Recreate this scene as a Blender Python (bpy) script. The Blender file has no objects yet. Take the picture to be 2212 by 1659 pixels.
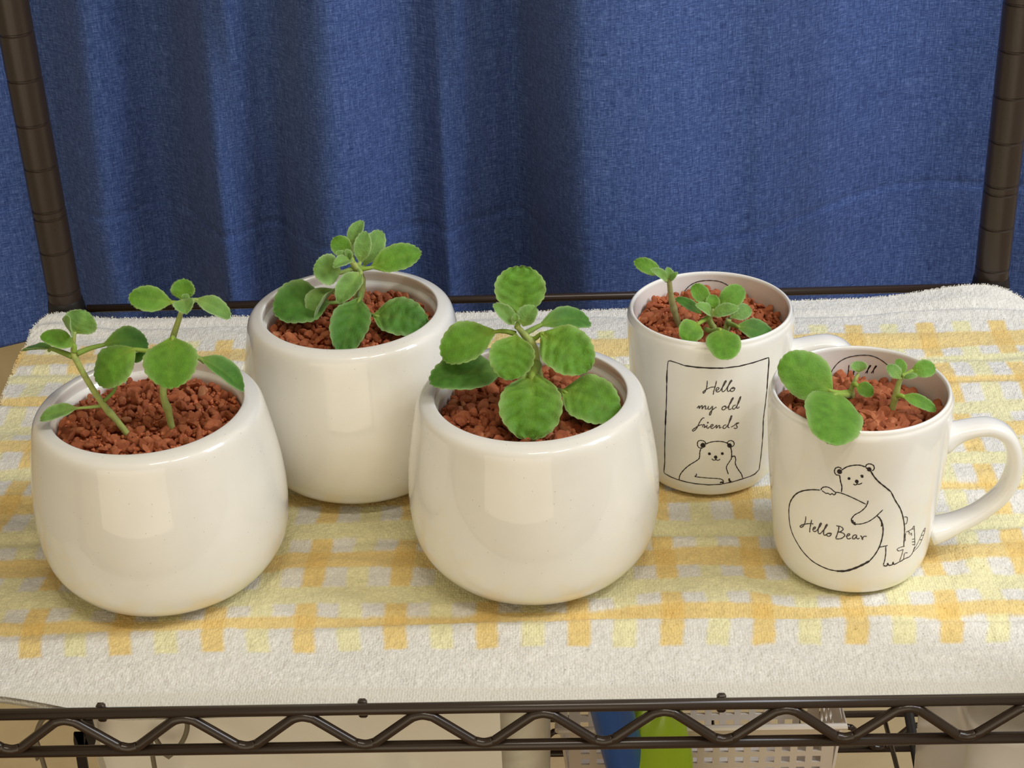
import bpy, math, random
import numpy as np
from mathutils import Vector, Matrix, Quaternion

sc = bpy.context.scene
# ------------------------------------------------------------------ camera
W_, H_ = 2212., 1659.
F_ = 3690.2
RC = np.array([[0.9990729, 0.0213277, -0.0373952],
               [0.0222687, 0.4873744, 0.8729091],
               [-0.0368426, 0.8729326, -0.4864477]])          # rows: right, up, forward
CP = np.array([0.01759197, -0.52113198, 0.43497438])
cd = bpy.data.cameras.new('camera')
cam = bpy.data.objects.new('camera', cd)
sc.collection.objects.link(cam)
cd.sensor_width = 36.0
cd.lens = F_ / W_ * 36.0
cd.clip_start = 0.01
cam.matrix_world = Matrix([[RC[0][i], RC[1][i], -RC[2][i], CP[i]] for i in range(3)] + [[0, 0, 0, 1]])
sc.camera = cam
# ------------------------------------------------------------------ light
sc.view_settings.view_transform = 'Standard'
sc.view_settings.look = 'None'
sc.view_settings.gamma = 1.0
sc.view_settings.use_curve_mapping = False
sc.view_settings.exposure = 0.0
w = bpy.data.worlds.new('room_light'); sc.world = w
w.use_nodes = True
w.node_tree.nodes['Background'].inputs[0].default_value = (1.0, 0.86, 0.61, 1)
w.node_tree.nodes['Background'].inputs[1].default_value = 0.29


def area(name, loc, target, sx, sy, power, col):
    l = bpy.data.lights.new(name, 'AREA')
    l.shape = 'RECTANGLE'; l.size = sx; l.size_y = sy; l.energy = power; l.color = col
    o = bpy.data.objects.new(name, l); sc.collection.objects.link(o)
    o.location = loc
    o.rotation_euler = (Vector(target) - Vector(loc)).to_track_quat('-Z', 'Y').to_euler()
    return o


area('ceiling_lamp', (0.20, -0.92, 2.05), (0.0, 0.12, 0), 0.50, 0.09, 8.2, (1.0, 0.92, 0.78))
area('ceiling_lamp', (0.86, -0.90, 1.95), (0.05, 0.12, 0), 0.50, 0.09, 7.8, (1.0, 0.94, 0.84))
area('window_light', (0.88, -0.08, 0.85), (0.15, 0.33, 0.0), 0.4, 0.5, 10.5, (0.84, 0.90, 1.0))
area('warm_front_fill', (-0.45, -1.90, 0.05), (-0.05, 0.2, -0.12), 2.4, 1.5, 14.0, (1.0, 0.85, 0.60))  # broad unseen warm fill, added to brighten pot fronts and the lower shelf

# ------------------------------------------------------------------ helpers
rng = np.random.default_rng(7)
random.seed(7)


def ray(u, v):
    d = np.array([(u - W_ / 2) / F_, (H_ / 2 - v) / F_, 1.0]) @ RC
    return d / np.linalg.norm(d)


def atY(u, v, Y):
    d = ray(u, v); return CP + d * (Y - CP[1]) / d[1]


def atZ(u, v, Z):
    d = ray(u, v); return CP + d * (Z - CP[2]) / d[2]


def ppm(P):
    return F_ / ((np.asarray(P) - CP) @ RC[2])


def tag(o, label=None, cat=None, group=None, kind=None):
    if label: o['label'] = label
    if cat: o['category'] = cat
    if group: o['group'] = group
    if kind: o['kind'] = kind
    return o


def empty(name, loc=(0, 0, 0)):
    o = bpy.data.objects.new(name, None); sc.collection.objects.link(o)
    o.location = loc; o.empty_display_size = 0.01
    return o


def mesh(name, V, Fc, mat=None, parent=None, smooth=True, attrs=None):
    """link vertices V and faces Fc (array or list) as ONE mesh object; V in world space"""
    me = bpy.data.meshes.new(name)
    V = np.asarray(V, dtype=np.float64)
    if isinstance(Fc, np.ndarray):
        n = len(Fc); k = Fc.shape[1]
        me.vertices.add(len(V)); me.vertices.foreach_set('co', V.ravel())
        me.loops.add(n * k); me.loops.foreach_set('vertex_index', Fc.astype(np.int32).ravel())
        me.polygons.add(n)
        me.polygons.foreach_set('loop_start', np.arange(0, n * k, k, dtype=np.int32))
        me.polygons.foreach_set('loop_total', np.full(n, k, dtype=np.int32))
        me.update(calc_edges=True)
    else:
        me.from_pydata(V.tolist(), [], Fc)
    if smooth: me.polygons.foreach_set('use_smooth', np.ones(len(me.polygons), dtype=bool))
    if attrs:
        for an, (typ, data) in attrs.items():
            a = me.attributes.new(an, typ, 'POINT')
            a.data.foreach_set('color' if typ == 'FLOAT_COLOR' else 'vector' if typ == 'FLOAT_VECTOR' else 'value', np.asarray(data, dtype=np.float32).ravel())
    me.update()
    if mat: me.materials.append(mat)
    o = bpy.data.objects.new(name, me); sc.collection.objects.link(o)
    if parent:
        o.parent = parent
        o.matrix_parent_inverse = Matrix.Translation(-Vector(parent.location))
    return o


class MB:
    """collects several shapes into one mesh"""
    def __init__(s): s.V = []; s.F = []; s.n = 0

    def add(s, V, Fc):
        V = np.asarray(V, float)
        s.V.append(V); s.F += [tuple(int(i) + s.n for i in f) for f in Fc]; s.n += len(V)
        return s

    def tube(s, P, r, seg=10, cap=True):
        V, Fc = tube_geo(P, r, seg, cap); return s.add(V, Fc)

    def box(s, lo, hi, bev=0.0):
        V, Fc = box_geo(lo, hi, bev); return s.add(V, Fc)

    def build(s, name, mat, parent=None, smooth=True):
        return mesh(name, np.concatenate(s.V), s.F, mat, parent, smooth)


def grid_faces(nu, nv, closed_v=False):
    f = []
    for i in range(nu - 1):
        for j in range(nv if closed_v else nv - 1):
            a = i * nv + j; b = i * nv + (j + 1) % nv
            f.append((a, b, b + nv, a + nv))
    return f


def tube_geo(P, r, seg=10, cap=True):
    P = np.asarray(P, float); n = len(P)
    r = np.broadcast_to(np.asarray(r, float), (n,))
    T = np.gradient(P, axis=0); T /= np.linalg.norm(T, axis=1)[:, None] + 1e-12
    up = np.array([0, 0, 1.]) if abs(T[0][2]) < .9 else np.array([1., 0, 0])
    N = np.cross(T[0], up); N /= np.linalg.norm(N)
    V = []
    for i in range(n):
        N = N - T[i] * (N @ T[i]); N /= np.linalg.norm(N)
        B = np.cross(T[i], N)
        a = np.linspace(0, 2 * np.pi, seg, endpoint=False)
        V.append(P[i] + r[i] * (np.cos(a)[:, None] * N + np.sin(a)[:, None] * B))
    V = np.concatenate(V); Fc = grid_faces(n, seg, True)
    if cap:
        Fc = Fc + [tuple(range(seg))[::-1], tuple(range((n - 1) * seg, n * seg))]
    return V, Fc


def box_geo(lo, hi, bev=0.0):
    lo = np.array(lo, float); hi = np.array(hi, float)
    if bev <= 0:
        V = [(x, y, z) for z in (lo[2], hi[2]) for y in (lo[1], hi[1]) for x in (lo[0], hi[0])]
        return V, [(0, 2, 3, 1), (4, 5, 7, 6), (0, 1, 5, 4), (2, 6, 7, 3), (0, 4, 6, 2), (1, 3, 7, 5)]
    V = []; ring = []
    n = 4
    for zi, (z, ins) in enumerate(((lo[2], bev), (lo[2] + bev, 0), (hi[2] - bev, 0), (hi[2], bev))):
        for cx, cy, a0 in ((hi[0], hi[1], 0), (lo[0], hi[1], 90), (lo[0], lo[1], 180), (hi[0], lo[1], 270)):
            sx = cx - bev * (1 if cx == hi[0] else -1); sy = cy - bev * (1 if cy == hi[1] else -1)
            rr = bev - ins if ins else bev
            rr = max(rr, bev * .3)
            for k in range(n):
                a = math.radians(a0 + 90 * k / (n - 1)); V.append((sx + rr * math.cos(a), sy + rr * math.sin(a), z))
    m = 4 * n
    Fc = grid_faces(4, m, True) + [tuple(range(m))[::-1], tuple(range(3 * m, 4 * m))]
    return V, Fc


def catmull(P, k=8):
    P = np.asarray(P, float)
    if len(P) < 3: return np.array([P[0] + (P[-1] - P[0]) * t for t in np.linspace(0, 1, k + 1)])
    Q = np.concatenate([[2 * P[0] - P[1]], P, [2 * P[-1] - P[-2]]]); out = []
    for i in range(1, len(Q) - 2):
        for t in np.linspace(0, 1, k, endpoint=False):
            out.append(.5 * (2 * Q[i] + (Q[i + 1] - Q[i - 1]) * t + (2 * Q[i - 1] - 5 * Q[i] + 4 * Q[i + 1] - Q[i + 2]) * t * t + (3 * Q[i] - Q[i - 1] - 3 * Q[i + 1] + Q[i + 2]) * t ** 3))
    out.append(P[-1]); return np.array(out)


def vnoise(x, y, seed=0):
    """smooth 2d value noise in -1..1"""
    g = np.random.default_rng(seed).uniform(-1, 1, (256, 256))
    x = np.asarray(x, float); y = np.asarray(y, float)
    xi = np.floor(x).astype(int); yi = np.floor(y).astype(int)
    fx = x - xi; fy = y - yi; fx = fx * fx * (3 - 2 * fx); fy = fy * fy * (3 - 2 * fy)
    a = g[xi % 256, yi % 256]; b = g[(xi + 1) % 256, yi % 256]; c = g[xi % 256, (yi + 1) % 256]; d = g[(xi + 1) % 256, (yi + 1) % 256]
    return (a * (1 - fx) + b * fx) * (1 - fy) + (c * (1 - fx) + d * fx) * fy


def sstep(a, b, x):
    t = np.clip((x - a) / (b - a), 0, 1); return t * t * (3 - 2 * t)


# ------------------------------------------------------------------ materials
def lin(r, g, b):
    return tuple(((c / 255) / 12.92 if c / 255 <= .04045 else (((c / 255) + .055) / 1.055) ** 2.4) for c in (r, g, b)) + (1,)


def mat(name, col=(.8, .8, .8, 1), rough=.5, spec=.5, **kw):
    m = bpy.data.materials.new(name); m.use_nodes = True
    b = m.node_tree.nodes['Principled BSDF']
    b.inputs['Base Color'].default_value = col; b.inputs['Roughness'].default_value = rough
    b.inputs['Specular IOR Level'].default_value = spec
    for k, v in kw.items(): b.inputs[k.replace('_', ' ')].default_value = v
    return m, m.node_tree, b


def node(nt, typ, **kw):
    n = nt.nodes.new(typ)
    for k, v in kw.items():
        if k.startswith('i_'):
            n.inputs[int(k[2:]) if k[2:].isdigit() else k[2:].replace('_', ' ')].default_value = v
        else: setattr(n, k, v)
    return n


def ramp(nt, stops):
    n = nt.nodes.new('ShaderNodeValToRGB'); e = n.color_ramp.elements
    while len(e) < len(stops): e.new(0.5)
    for k, (p, c) in enumerate(stops): e[k].position = p; e[k].color = c
    return n


def mixc(nt, a, b, fac, mode='MIX'):
    n = nt.nodes.new('ShaderNodeMix'); n.data_type = 'RGBA'; n.blend_type = mode
    for sock, v in ((0, fac), (6, a), (7, b)):
        if hasattr(v, 'is_linked') or isinstance(v, bpy.types.NodeSocket): nt.links.new(v, n.inputs[sock])
        else: n.inputs[sock].default_value = v
    return n.outputs[2]


def bump(nt, b, height, strength, dist):
    n = node(nt, 'ShaderNodeBump', i_Strength=strength, i_Distance=dist)
    nt.links.new(height, n.inputs['Height']); nt.links.new(n.outputs[0], b.inputs['Normal'])


def objco(nt, scale=(1, 1, 1)):
    t = nt.nodes.new('ShaderNodeTexCoord'); m = nt.nodes.new('ShaderNodeMapping')
    m.inputs['Scale'].default_value = scale
    nt.links.new(t.outputs['Object'], m.inputs['Vector']); return m.outputs[0]


def glaze(name, col, specks):
    m, nt, b = mat(name, col, .38, .4, Coat_Weight=1.0, Coat_Roughness=.04)
    co = objco(nt)
    n = node(nt, 'ShaderNodeTexNoise', i_Scale=60., i_Detail=3.)
    nt.links.new(co, n.inputs['Vector'])
    r = ramp(nt, [(.35, tuple(c * .965 for c in col[:3]) + (1,)), (.65, col)]); nt.links.new(n.outputs[0], r.inputs[0])
    out = r.outputs[0]
    if specks:
        v = node(nt, 'ShaderNodeTexVoronoi', i_Scale=330.); nt.links.new(co, v.inputs['Vector'])
        cellpick = node(nt, 'ShaderNodeSeparateColor'); nt.links.new(v.outputs['Color'], cellpick.inputs[0])
        a = node(nt, 'ShaderNodeMath', operation='LESS_THAN', i_1=.085); nt.links.new(v.outputs['Distance'], a.inputs[0])
        c = node(nt, 'ShaderNodeMath', operation='LESS_THAN', i_1=specks); nt.links.new(cellpick.outputs[0], c.inputs[0])
        d = node(nt, 'ShaderNodeMath', operation='MULTIPLY'); nt.links.new(a.outputs[0], d.inputs[0]); nt.links.new(c.outputs[0], d.inputs[1])
        e = node(nt, 'ShaderNodeMath', operation='MULTIPLY', i_1=.32); nt.links.new(d.outputs[0], e.inputs[0])
        out = mixc(nt, out, lin(120, 105, 85), e.outputs[0])
    nt.links.new(out, b.inputs['Base Color'])
    n2 = node(nt, 'ShaderNodeTexNoise', i_Scale=90., i_Detail=2.); nt.links.new(co, n2.inputs['Vector'])
    bump(nt, b, n2.outputs[0], .12, .0006)
    return m


M_POT = glaze('cream_glaze', (.83, .805, .74, 1), .34)
M_MUG = glaze('white_porcelain', (.86, .84, .79, 1), 0)
M_INK = mat('black_print', lin(38, 30, 32), .45, .4)[0]
M_GREYINK = mat('grey_print', lin(70, 62, 62), .45, .4)[0]
M_RACK = mat('brown_powder_coat', lin(52, 41, 33), .26, .5)[0]


def steel():
    m, nt, b = mat('brown_post_coat', lin(50, 39, 32), .33, .5)
    n = node(nt, 'ShaderNodeTexNoise', i_Scale=900., i_Detail=2.); nt.links.new(objco(nt), n.inputs['Vector'])
    bump(nt, b, n.outputs[0], .12, .0003)
    return m


M_POST = steel()
M_SLEEVE = mat('black_plastic', lin(28, 24, 22), .45, .4)[0]


def leafmat(name, base, edge, pale, sheen=.22):
    m, nt, b = mat(name, base, .62, .3, Sheen_Weight=sheen, Sheen_Roughness=.4, Subsurface_Weight=.12, Subsurface_Scale=.004)
    b.inputs['Sheen Tint'].default_value = (.85, 1, .8, 1)
    b.inputs['Subsurface Radius'].default_value = (.3, 1, .15)
    at = node(nt, 'ShaderNodeAttribute', attribute_name='tone')
    sp = node(nt, 'ShaderNodeSeparateColor'); nt.links.new(at.outputs['Color'], sp.inputs[0])
    co = objco(nt)
    n = node(nt, 'ShaderNodeTexNoise', i_Scale=260., i_Detail=4.); nt.links.new(co, n.inputs['Vector'])
    r = ramp(nt, [(.3, tuple(c * .78 for c in base[:3]) + (1,)), (.7, tuple(c * 1.18 for c in base[:3]) + (1,))]); nt.links.new(n.outputs[0], r.inputs[0])
    c1 = mixc(nt, r.outputs[0], pale, sp.outputs[1])
    c2 = mixc(nt, c1, edge, sp.outputs[0])
    nt.links.new(c2, b.inputs['Base Color'])
    n2 = node(nt, 'ShaderNodeTexNoise', i_Scale=1600., i_Detail=2.); nt.links.new(co, n2.inputs['Vector'])
    bump(nt, b, n2.outputs[0], .5, .0004)
    # a little light passes through the blade
    tr = node(nt, 'ShaderNodeBsdfTranslucent'); nt.links.new(c2, tr.inputs[0])
    mx = node(nt, 'ShaderNodeMixShader', i_0=.14)
    nt.links.new(b.outputs[0], mx.inputs[1]); nt.links.new(tr.outputs[0], mx.inputs[2])
    nt.links.new(mx.outputs[0], nt.nodes['Material Output'].inputs[0])
    return m


M_LEAF = leafmat('leaf_green', (.118, .285, .022, 1), (.34, .50, .16, 1), (.34, .47, .06, 1))
M_LEAFD = leafmat('leaf_deep_green', (.066, .195, .020, 1), (.30, .45, .17, 1), (.28, .40, .06, 1))
M_LEAFP = leafmat('young_leaf_grey_green', (.165, .325, .065, 1), (.42, .57, .27, 1), (.40, .52, .12, 1), .4)
M_STEM = leafmat('stem_pale_green', (.43, .51, .14, 1), (.52, .60, .28, 1), (.44, .50, .16, 1), .3)
M_STEMB = leafmat('stem_tan_green', (.33, .30, .12, 1), (.45, .42, .22, 1), (.36, .38, .16, 1), .45)


def granmat():
    m, nt, b = mat('red_clay', lin(168, 88, 56), .85, .25)
    oi = node(nt, 'ShaderNodeObjectInfo')
    r = ramp(nt, [(0, lin(160, 88, 56)), (.45, lin(190, 110, 72)), (.8, lin(206, 128, 86)), (1, lin(216, 152, 110))]); nt.links.new(oi.outputs['Random'], r.inputs[0])
    n = node(nt, 'ShaderNodeTexNoise', i_Scale=700., i_Detail=4.); nt.links.new(objco(nt), n.inputs['Vector'])
    r2 = ramp(nt, [(.3, (.78, .74, .72, 1)), (.7, (1.12, 1.1, 1.1, 1))]); nt.links.new(n.outputs[0], r2.inputs[0])
    ge = node(nt, 'ShaderNodeNewGeometry'); vo = node(nt, 'ShaderNodeTexVoronoi', i_Scale=420.); nt.links.new(ge.outputs['Position'], vo.inputs['Vector'])
    sp = node(nt, 'ShaderNodeSeparateColor'); nt.links.new(vo.outputs['Color'], sp.inputs[0]); av = node(nt, 'ShaderNodeMath', operation='MULTIPLY_ADD', i_1=.45)
    hf = node(nt, 'ShaderNodeMath', operation='MULTIPLY', i_1=.55)
    nt.links.new(oi.outputs['Random'], hf.inputs[0]); nt.links.new(sp.outputs[0], av.inputs[0]); nt.links.new(hf.outputs[0], av.inputs[2]); nt.links.new(av.outputs[0], r.inputs[0])
    nt.links.new(mixc(nt, r.outputs[0], r2.outputs[0], 1.0, 'MULTIPLY'), b.inputs['Base Color'])
    bump(nt, b, n.outputs[0], .6, .0006)
    return m


M_GRAN = granmat()


def towelmat():
    m, nt, b = mat('terry_cotton', (.8, .8, .8, 1), .95, .1, Sheen_Weight=.15, Sheen_Roughness=.6)
    at = node(nt, 'ShaderNodeAttribute', attribute_name='tcol')
    n = node(nt, 'ShaderNodeTexNoise', i_Scale=900., i_Detail=3.); nt.links.new(objco(nt), n.inputs['Vector'])
    r2 = ramp(nt, [(.3, (.92, .91, .90, 1)), (.7, (1.04, 1.04, 1.04, 1))]); nt.links.new(n.outputs[0], r2.inputs[0])
    nt.links.new(mixc(nt, at.outputs['Color'], r2.outputs[0], 1.0, 'MULTIPLY'), b.inputs['Base Color'])
    n3 = node(nt, 'ShaderNodeTexVoronoi', i_Scale=1., i_Randomness=.55); nt.links.new(objco(nt, (900, 620, 600)), n3.inputs['Vector'])
    bump(nt, b, n3.outputs['Distance'], .5, .0007)
    return m


M_TOWEL = towelmat()


def curtainmat():
    m, nt, b = mat('navy_slub_weave', lin(50, 70, 120), .9, .15, Sheen_Weight=.1)
    uv = node(nt, 'ShaderNodeAttribute', attribute_name='cloth_uv')
    outs = []
    for sx, sy in ((2100., 170.), (170., 2100.), (640., 34.), (34., 640.)):
        mp = node(nt, 'ShaderNodeMapping'); mp.inputs['Scale'].default_value = (sx, sy, 1)
        nt.links.new(uv.outputs['Vector'], mp.inputs['Vector'])
        n = node(nt, 'ShaderNodeTexNoise', i_Scale=1., i_Detail=3., i_Roughness=.65); nt.links.new(mp.outputs[0], n.inputs['Vector']); outs.append(n.outputs[0])

    def add(a, c, wa, wc):
        x = node(nt, 'ShaderNodeMath', operation='MULTIPLY', i_1=wa); y = node(nt, 'ShaderNodeMath', operation='MULTIPLY_ADD', i_1=wc)
        nt.links.new(a, x.inputs[0]); nt.links.new(c, y.inputs[0]); nt.links.new(x.outputs[0], y.inputs[2]); return y.outputs[0]
    mp = node(nt, 'ShaderNodeMapping'); mp.inputs['Rotation'].default_value = (0, 0, math.radians(45)); mp.inputs['Scale'].default_value = (300, 1900, 1)
    nt.links.new(uv.outputs['Vector'], mp.inputs['Vector'])
    tw = node(nt, 'ShaderNodeTexNoise', i_Scale=1., i_Detail=2., i_Roughness=.6); nt.links.new(mp.outputs[0], tw.inputs['Vector'])
    s = add(add(add(outs[0], outs[1], .28, .28), add(outs[2], outs[3], .14, .11), 1, 1), tw.outputs[0], 1, .19)
    r = ramp(nt, [(.37, lin(24, 38, 82)), (.5, lin(62, 84, 138)), (.63, lin(112, 134, 188))]); nt.links.new(s, r.inputs[0])
    nt.links.new(r.outputs[0], b.inputs['Base Color'])
    bump(nt, b, s, .5, .001)
    return m


M_CURT = curtainmat()


def wallmat():
    m, nt, b = mat('beige_wall_paint', lin(218, 202, 166), .85, .2)
    n = node(nt, 'ShaderNodeTexNoise', i_Scale=40., i_Detail=5.); nt.links.new(objco(nt), n.inputs['Vector'])
    r = ramp(nt, [(.3, lin(212, 196, 160)), (.7, lin(222, 208, 174))]); nt.links.new(n.outputs[0], r.inputs[0])
    nt.links.new(r.outputs[0], b.inputs['Base Color']); bump(nt, b, n.outputs[0], .15, .002)
    return m


M_WALL = wallmat()


def floormat():
    m, nt, b = mat('wood_floor', lin(140, 105, 70), .5, .4)
    n = node(nt, 'ShaderNodeTexNoise', i_Scale=3., i_Detail=6.); nt.links.new(objco(nt, (2, 14, 1)), n.inputs['Vector'])
    r = ramp(nt, [(.3, lin(120, 86, 56)), (.7, lin(160, 122, 84))]); nt.links.new(n.outputs[0], r.inputs[0])
    nt.links.new(r.outputs[0], b.inputs['Base Color'])
    return m


# ------------------------------------------------------------------ room shell
WALLY = 0.56
o = MB().box((-1.3, WALLY, -0.85), (1.3, WALLY + .05, 1.4)).build('wall_back', M_WALL, smooth=False); tag(o, kind='structure')
o = MB().box((-1.3, -1.4, -0.87), (1.3, WALLY, -0.85)).build('floor', floormat(), smooth=False); tag(o, kind='structure')

# ------------------------------------------------------------------ curtain
def X_of(u, Y=.42, v=250.): return atY(u, v, Y)[0]


def build_curtain():
    NX, NZ = 520, 300
    X = np.linspace(-.52, .52, NX); Z = np.linspace(-.087, .62, NZ)
    # slope of the cloth (turned right = +) across the width, upper and lower profile
    top = [(-400, 0), (0, .1), (90, -.9), (150, -.4), (200, .25), (260, .1), (330, -.75), (470, -.95), (500, .3), (560, .1), (620, -1.0), (700, -.6), (740, .2), (800, .35), (870, -.1), (930, -.5), (984, -.75), (990, .55), (1045, .35), (1052, -.7), (1066, .4), (1090, .35), (1140, -.8), (1215, -1.0), (1270, .15), (1350, .45), (1500, .5), (1650, .25), (1672, -.1), (1690, .45), (1780, .4), (1900, .25), (2000, .1), (2100, .0), (2250, -.2), (2600, .1)]
    bot = [(-400, 0), (0, .1), (110, -.9), (190, -.4), (225, .1), (290, .0), (330, -.8), (470, -1.0), (500, .15), (560, .0), (620, -1.05), (700, -.6), (760, .05), (840, .2), (900, -.1), (930, -.4), (966, -.75), (974, .5), (1035, .25), (1044, -.3), (1060, .35), (1100, .2), (1170, -.8), (1240, -1.0), (1290, .1), (1400, .4), (1500, .35), (1600, .3), (1625, -.05), (1640, .4), (1780, .35), (1900, .2), (2000, .05), (2080, -.1), (2250, -.2), (2600, .1)]

    def prof(lst, v):
        xs = np.array([X_of(u, .42, v) for u, s in lst]); ss = np.array([s for u, s in lst])
        s = np.interp(X, xs, ss)
        k = np.exp(-np.linspace(-2, 2, 7) ** 2); k /= k.sum()
        s = np.convolve(np.pad(s, 3, mode='edge'), k, 'valid')
        d = -np.cumsum(s + .06) * (X[1] - X[0]) * 3.0
        d -= np.polyval(np.polyfit(X, d, 2), X)
        kk = np.hanning(181); kk /= kk.sum()
        return d - .8 * np.convolve(np.pad(d, 90, mode='edge'), kk, 'valid')
    dt, db = prof(top, 60.), prof(bot, 560.)
    big = np.interp(X, [X_of(u, .42, 500) for u in (0, 500, 970, 1060, 1250, 1400, 1600, 1750, 1950, 2050, 2300)], [.0, 0, 0, 0.003, .032, .046, .040, .030, .008, -.008, -.018])
    k = np.hanning(61); k /= k.sum(); big = np.convolve(np.pad(big, 30, mode='edge'), k, 'valid')
    t = np.clip((Z - .0) / .25, 0, 1)
    XX, ZZ = np.meshgrid(X, Z)
    TT = t[:, None]
    D = dt[None, :] * TT + db[None, :] * (1 - TT) + big[None, :] * (1 - .35 * TT)
    D += .0011 * vnoise(XX * 22, ZZ * 9, 3) + .0005 * vnoise(XX * 60, ZZ * 40, 5)
    # hem seam: a stitched groove about 9 cm above the edge, with puckers
    seam = .010 + .0008 * vnoise(X * 60, 0 * X, 8)
    ds = ZZ - seam[None, :]
    D -= .0016 * np.exp(-(ds / .0014) ** 2)
    D += np.where(ds < 0, .0004, 0) + .0009 * np.exp(-(ds / .02) ** 2) * vnoise(XX * 85, ZZ * 20, 9)
    YY = .455 - .066 * np.tanh(D / .066)
    V = np.stack([XX, YY, ZZ], -1).reshape(-1, 3)
    arc = np.concatenate([[0], np.cumsum(np.hypot(np.diff(X), np.diff(dt)))])
    uv = np.stack([np.broadcast_to(arc, XX.shape), ZZ, 0 * ZZ], -1).reshape(-1, 3)
    i, j = np.meshgrid(np.arange(NZ - 1), np.arange(NX - 1), indexing='ij')
    a = (i * NX + j).ravel(); Fc = np.stack([a, a + 1, a + 1 + NX, a + NX], 1)
    # back layer gives the cloth its thickness; bottom edge closed
    n = len(V); V2 = V + [0, .0012, 0]
    F2 = Fc[:, ::-1] + n
    b = np.arange(NX - 1); Fe = np.stack([b, b + n, b + 1 + n, b + 1], 1)
    o = mesh('curtain', np.concatenate([V, V2]), np.concatenate([Fc, F2, Fe]), M_CURT, None, True, {'cloth_uv': ('FLOAT_VECTOR', np.concatenate([uv, uv]))})
    tag(o, 'navy blue slub-weave curtain hanging in soft folds behind the rack', 'curtain')


build_curtain()

# ------------------------------------------------------------------ rack
PXL, PXR, PYB = -0.2761, 0.2549, 0.3603
rack = tag(empty('wire_rack', (0, PYB / 2, -.84)), 'dark brown coated wire rack whose towel-covered shelf carries the plants', 'shelf rack')


def post(name, x, y):
    r = .0095; prof_ = []
    z = -.85
    zs = [-.85]; rs = [r]
    k0 = .0132715
    ks = range(-33, 22)
    for k in ks:
        zg = k0 + .0254 * k
        zs += [zg - .0009, zg - .0004, zg + .0004, zg + .0009]; rs += [r, r - .0008, r - .0008, r]
        if (k - 2) % 8 == 0:
            zg2 = zg - .0046
            zs[-4:-4] = [zg2 - .0009, zg2 - .0004, zg2 + .0004, zg2 + .0009]; rs[-4:-4] = [r, r - .0008, r - .0008, r]
    zs.append(.58); rs.append(r)
    P = np.stack([np.full(len(zs), x), np.full(len(zs), y), np.array(zs)], 1)
    seg = 32; a = np.linspace(0, 2 * np.pi, seg, endpoint=False)
    V = np.concatenate([np.stack([x + rr * np.cos(a), y + rr * np.sin(a), 0 * a + zz], 1) for zz, rr in zip(zs, rs)])
    Fc = grid_faces(len(zs), seg, True) + [tuple(range((len(zs) - 1) * seg, len(zs) * seg))]
    o = mesh(name, V, Fc, M_POST, rack, True)
    m = o.modifiers.new('e', 'EDGE_SPLIT'); m.split_angle = math.radians(40)
    return o


for x in (PXL, PXR):
    for y in (PYB, 0.0): post('post', x, y)


def sleeve(x, y, zt, zb):
    seg = 28; a = np.linspace(0, 2 * np.pi, seg, endpoint=False); V = []
    pr = [(.0096, zt + .001), (.0100, zt), (.0108, zt - .006), (.0116, zb + .002), (.0112, zb), (.0096, zb)]
    for rr, zz in pr: V.append(np.stack([x + rr * np.cos(a), y + rr * np.sin(a), 0 * a + zz], 1))
    mesh('sleeve', np.concatenate(V), grid_faces(len(pr), seg, True), M_SLEEVE, rack, True)


def shelf(zt, zb, rear_gap=None):
    r = .00235
    x0, x1 = PXL + .012, PXR - .012
    for y in (0.0, PYB):
        gap = zt - zb
        MB().tube([(x0, y, zt), (x1, y, zt)], r, 14).build('top_rail', M_RACK, rack)
        MB().tube([(x0, y, zb), (x1, y, zb)], r, 14).build('bottom_rail', M_RACK, rack)
        # zigzag truss wire
        pts = []; X0 = -.0450; hp = .0472 / 2
        ks = [k for k in range(-12, 14) if x0 + .004 < X0 + hp * k < x1 - .004]
        for k in ks:
            x = X0 + hp * k; z = (zt - .0022 - (.0070 if y > .1 else 0)) if k % 2 == 0 else (zb + .0022)
            s = 1 if k % 2 == 0 else -1
            for dx, dz in ((-.0052, -.0020), (-.0030, -.0007), (0, 0), (.0030, -.0007), (.0052, -.0020)):
                pts.append((x + dx, y - .0012, z + s * dz))
        MB().tube(catmull(pts, 3), .00205, 10).build('zigzag_wire', M_RACK, rack)
    for x in (PXL, PXR):
        xx = x + (.0 if x < 0 else 0)
        MB().tube([(xx, .013, zt - .0075), (xx, PYB - .013, zt - .0075)], r, 12).build('side_rail', M_RACK, rack)
        MB().tube([(xx, .013, zb), (xx, PYB - .013, zb)], r, 12).build('side_rail', M_RACK, rack)
        sleeve(x, PYB, zt + .006, zb - .004); sleeve(x, 0.0, zt + .006, zb - .004)


shelf(.0002, -.0190)
shelf(-.311, -.341)
# wires of the upper shelf under the towel: three cross bars with bent tabs over the front rail, long wires on top
for tx in (-.1727, -.0688, .0720):
    m = MB()
    m.tube([(tx, PYB - .002, -.0092), (tx, .010, -.0092)], .0016, 8)
    m.build('cross_bar', M_RACK, rack)
    m = MB().box((tx - .0019, .0016, -.0062), (tx + .0019, .0046, .0024), .0010)
    m.build('clip', M_RACK, rack)
for k in range(13):
    y = .030 + k * .0262
    MB().tube([(PXL + .004, y, -.0060), (PXR - .004, y, -.0060)], .0014, 6).build('shelf_wire', M_RACK, rack)
for k in range(9):
    x = PXL + .04 + k * .0565
    MB().tube([(x, .002, -.3125), (x, PYB - .002, -.3125)], .0016, 6).build('shelf_wire', M_RACK, rack)

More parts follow.
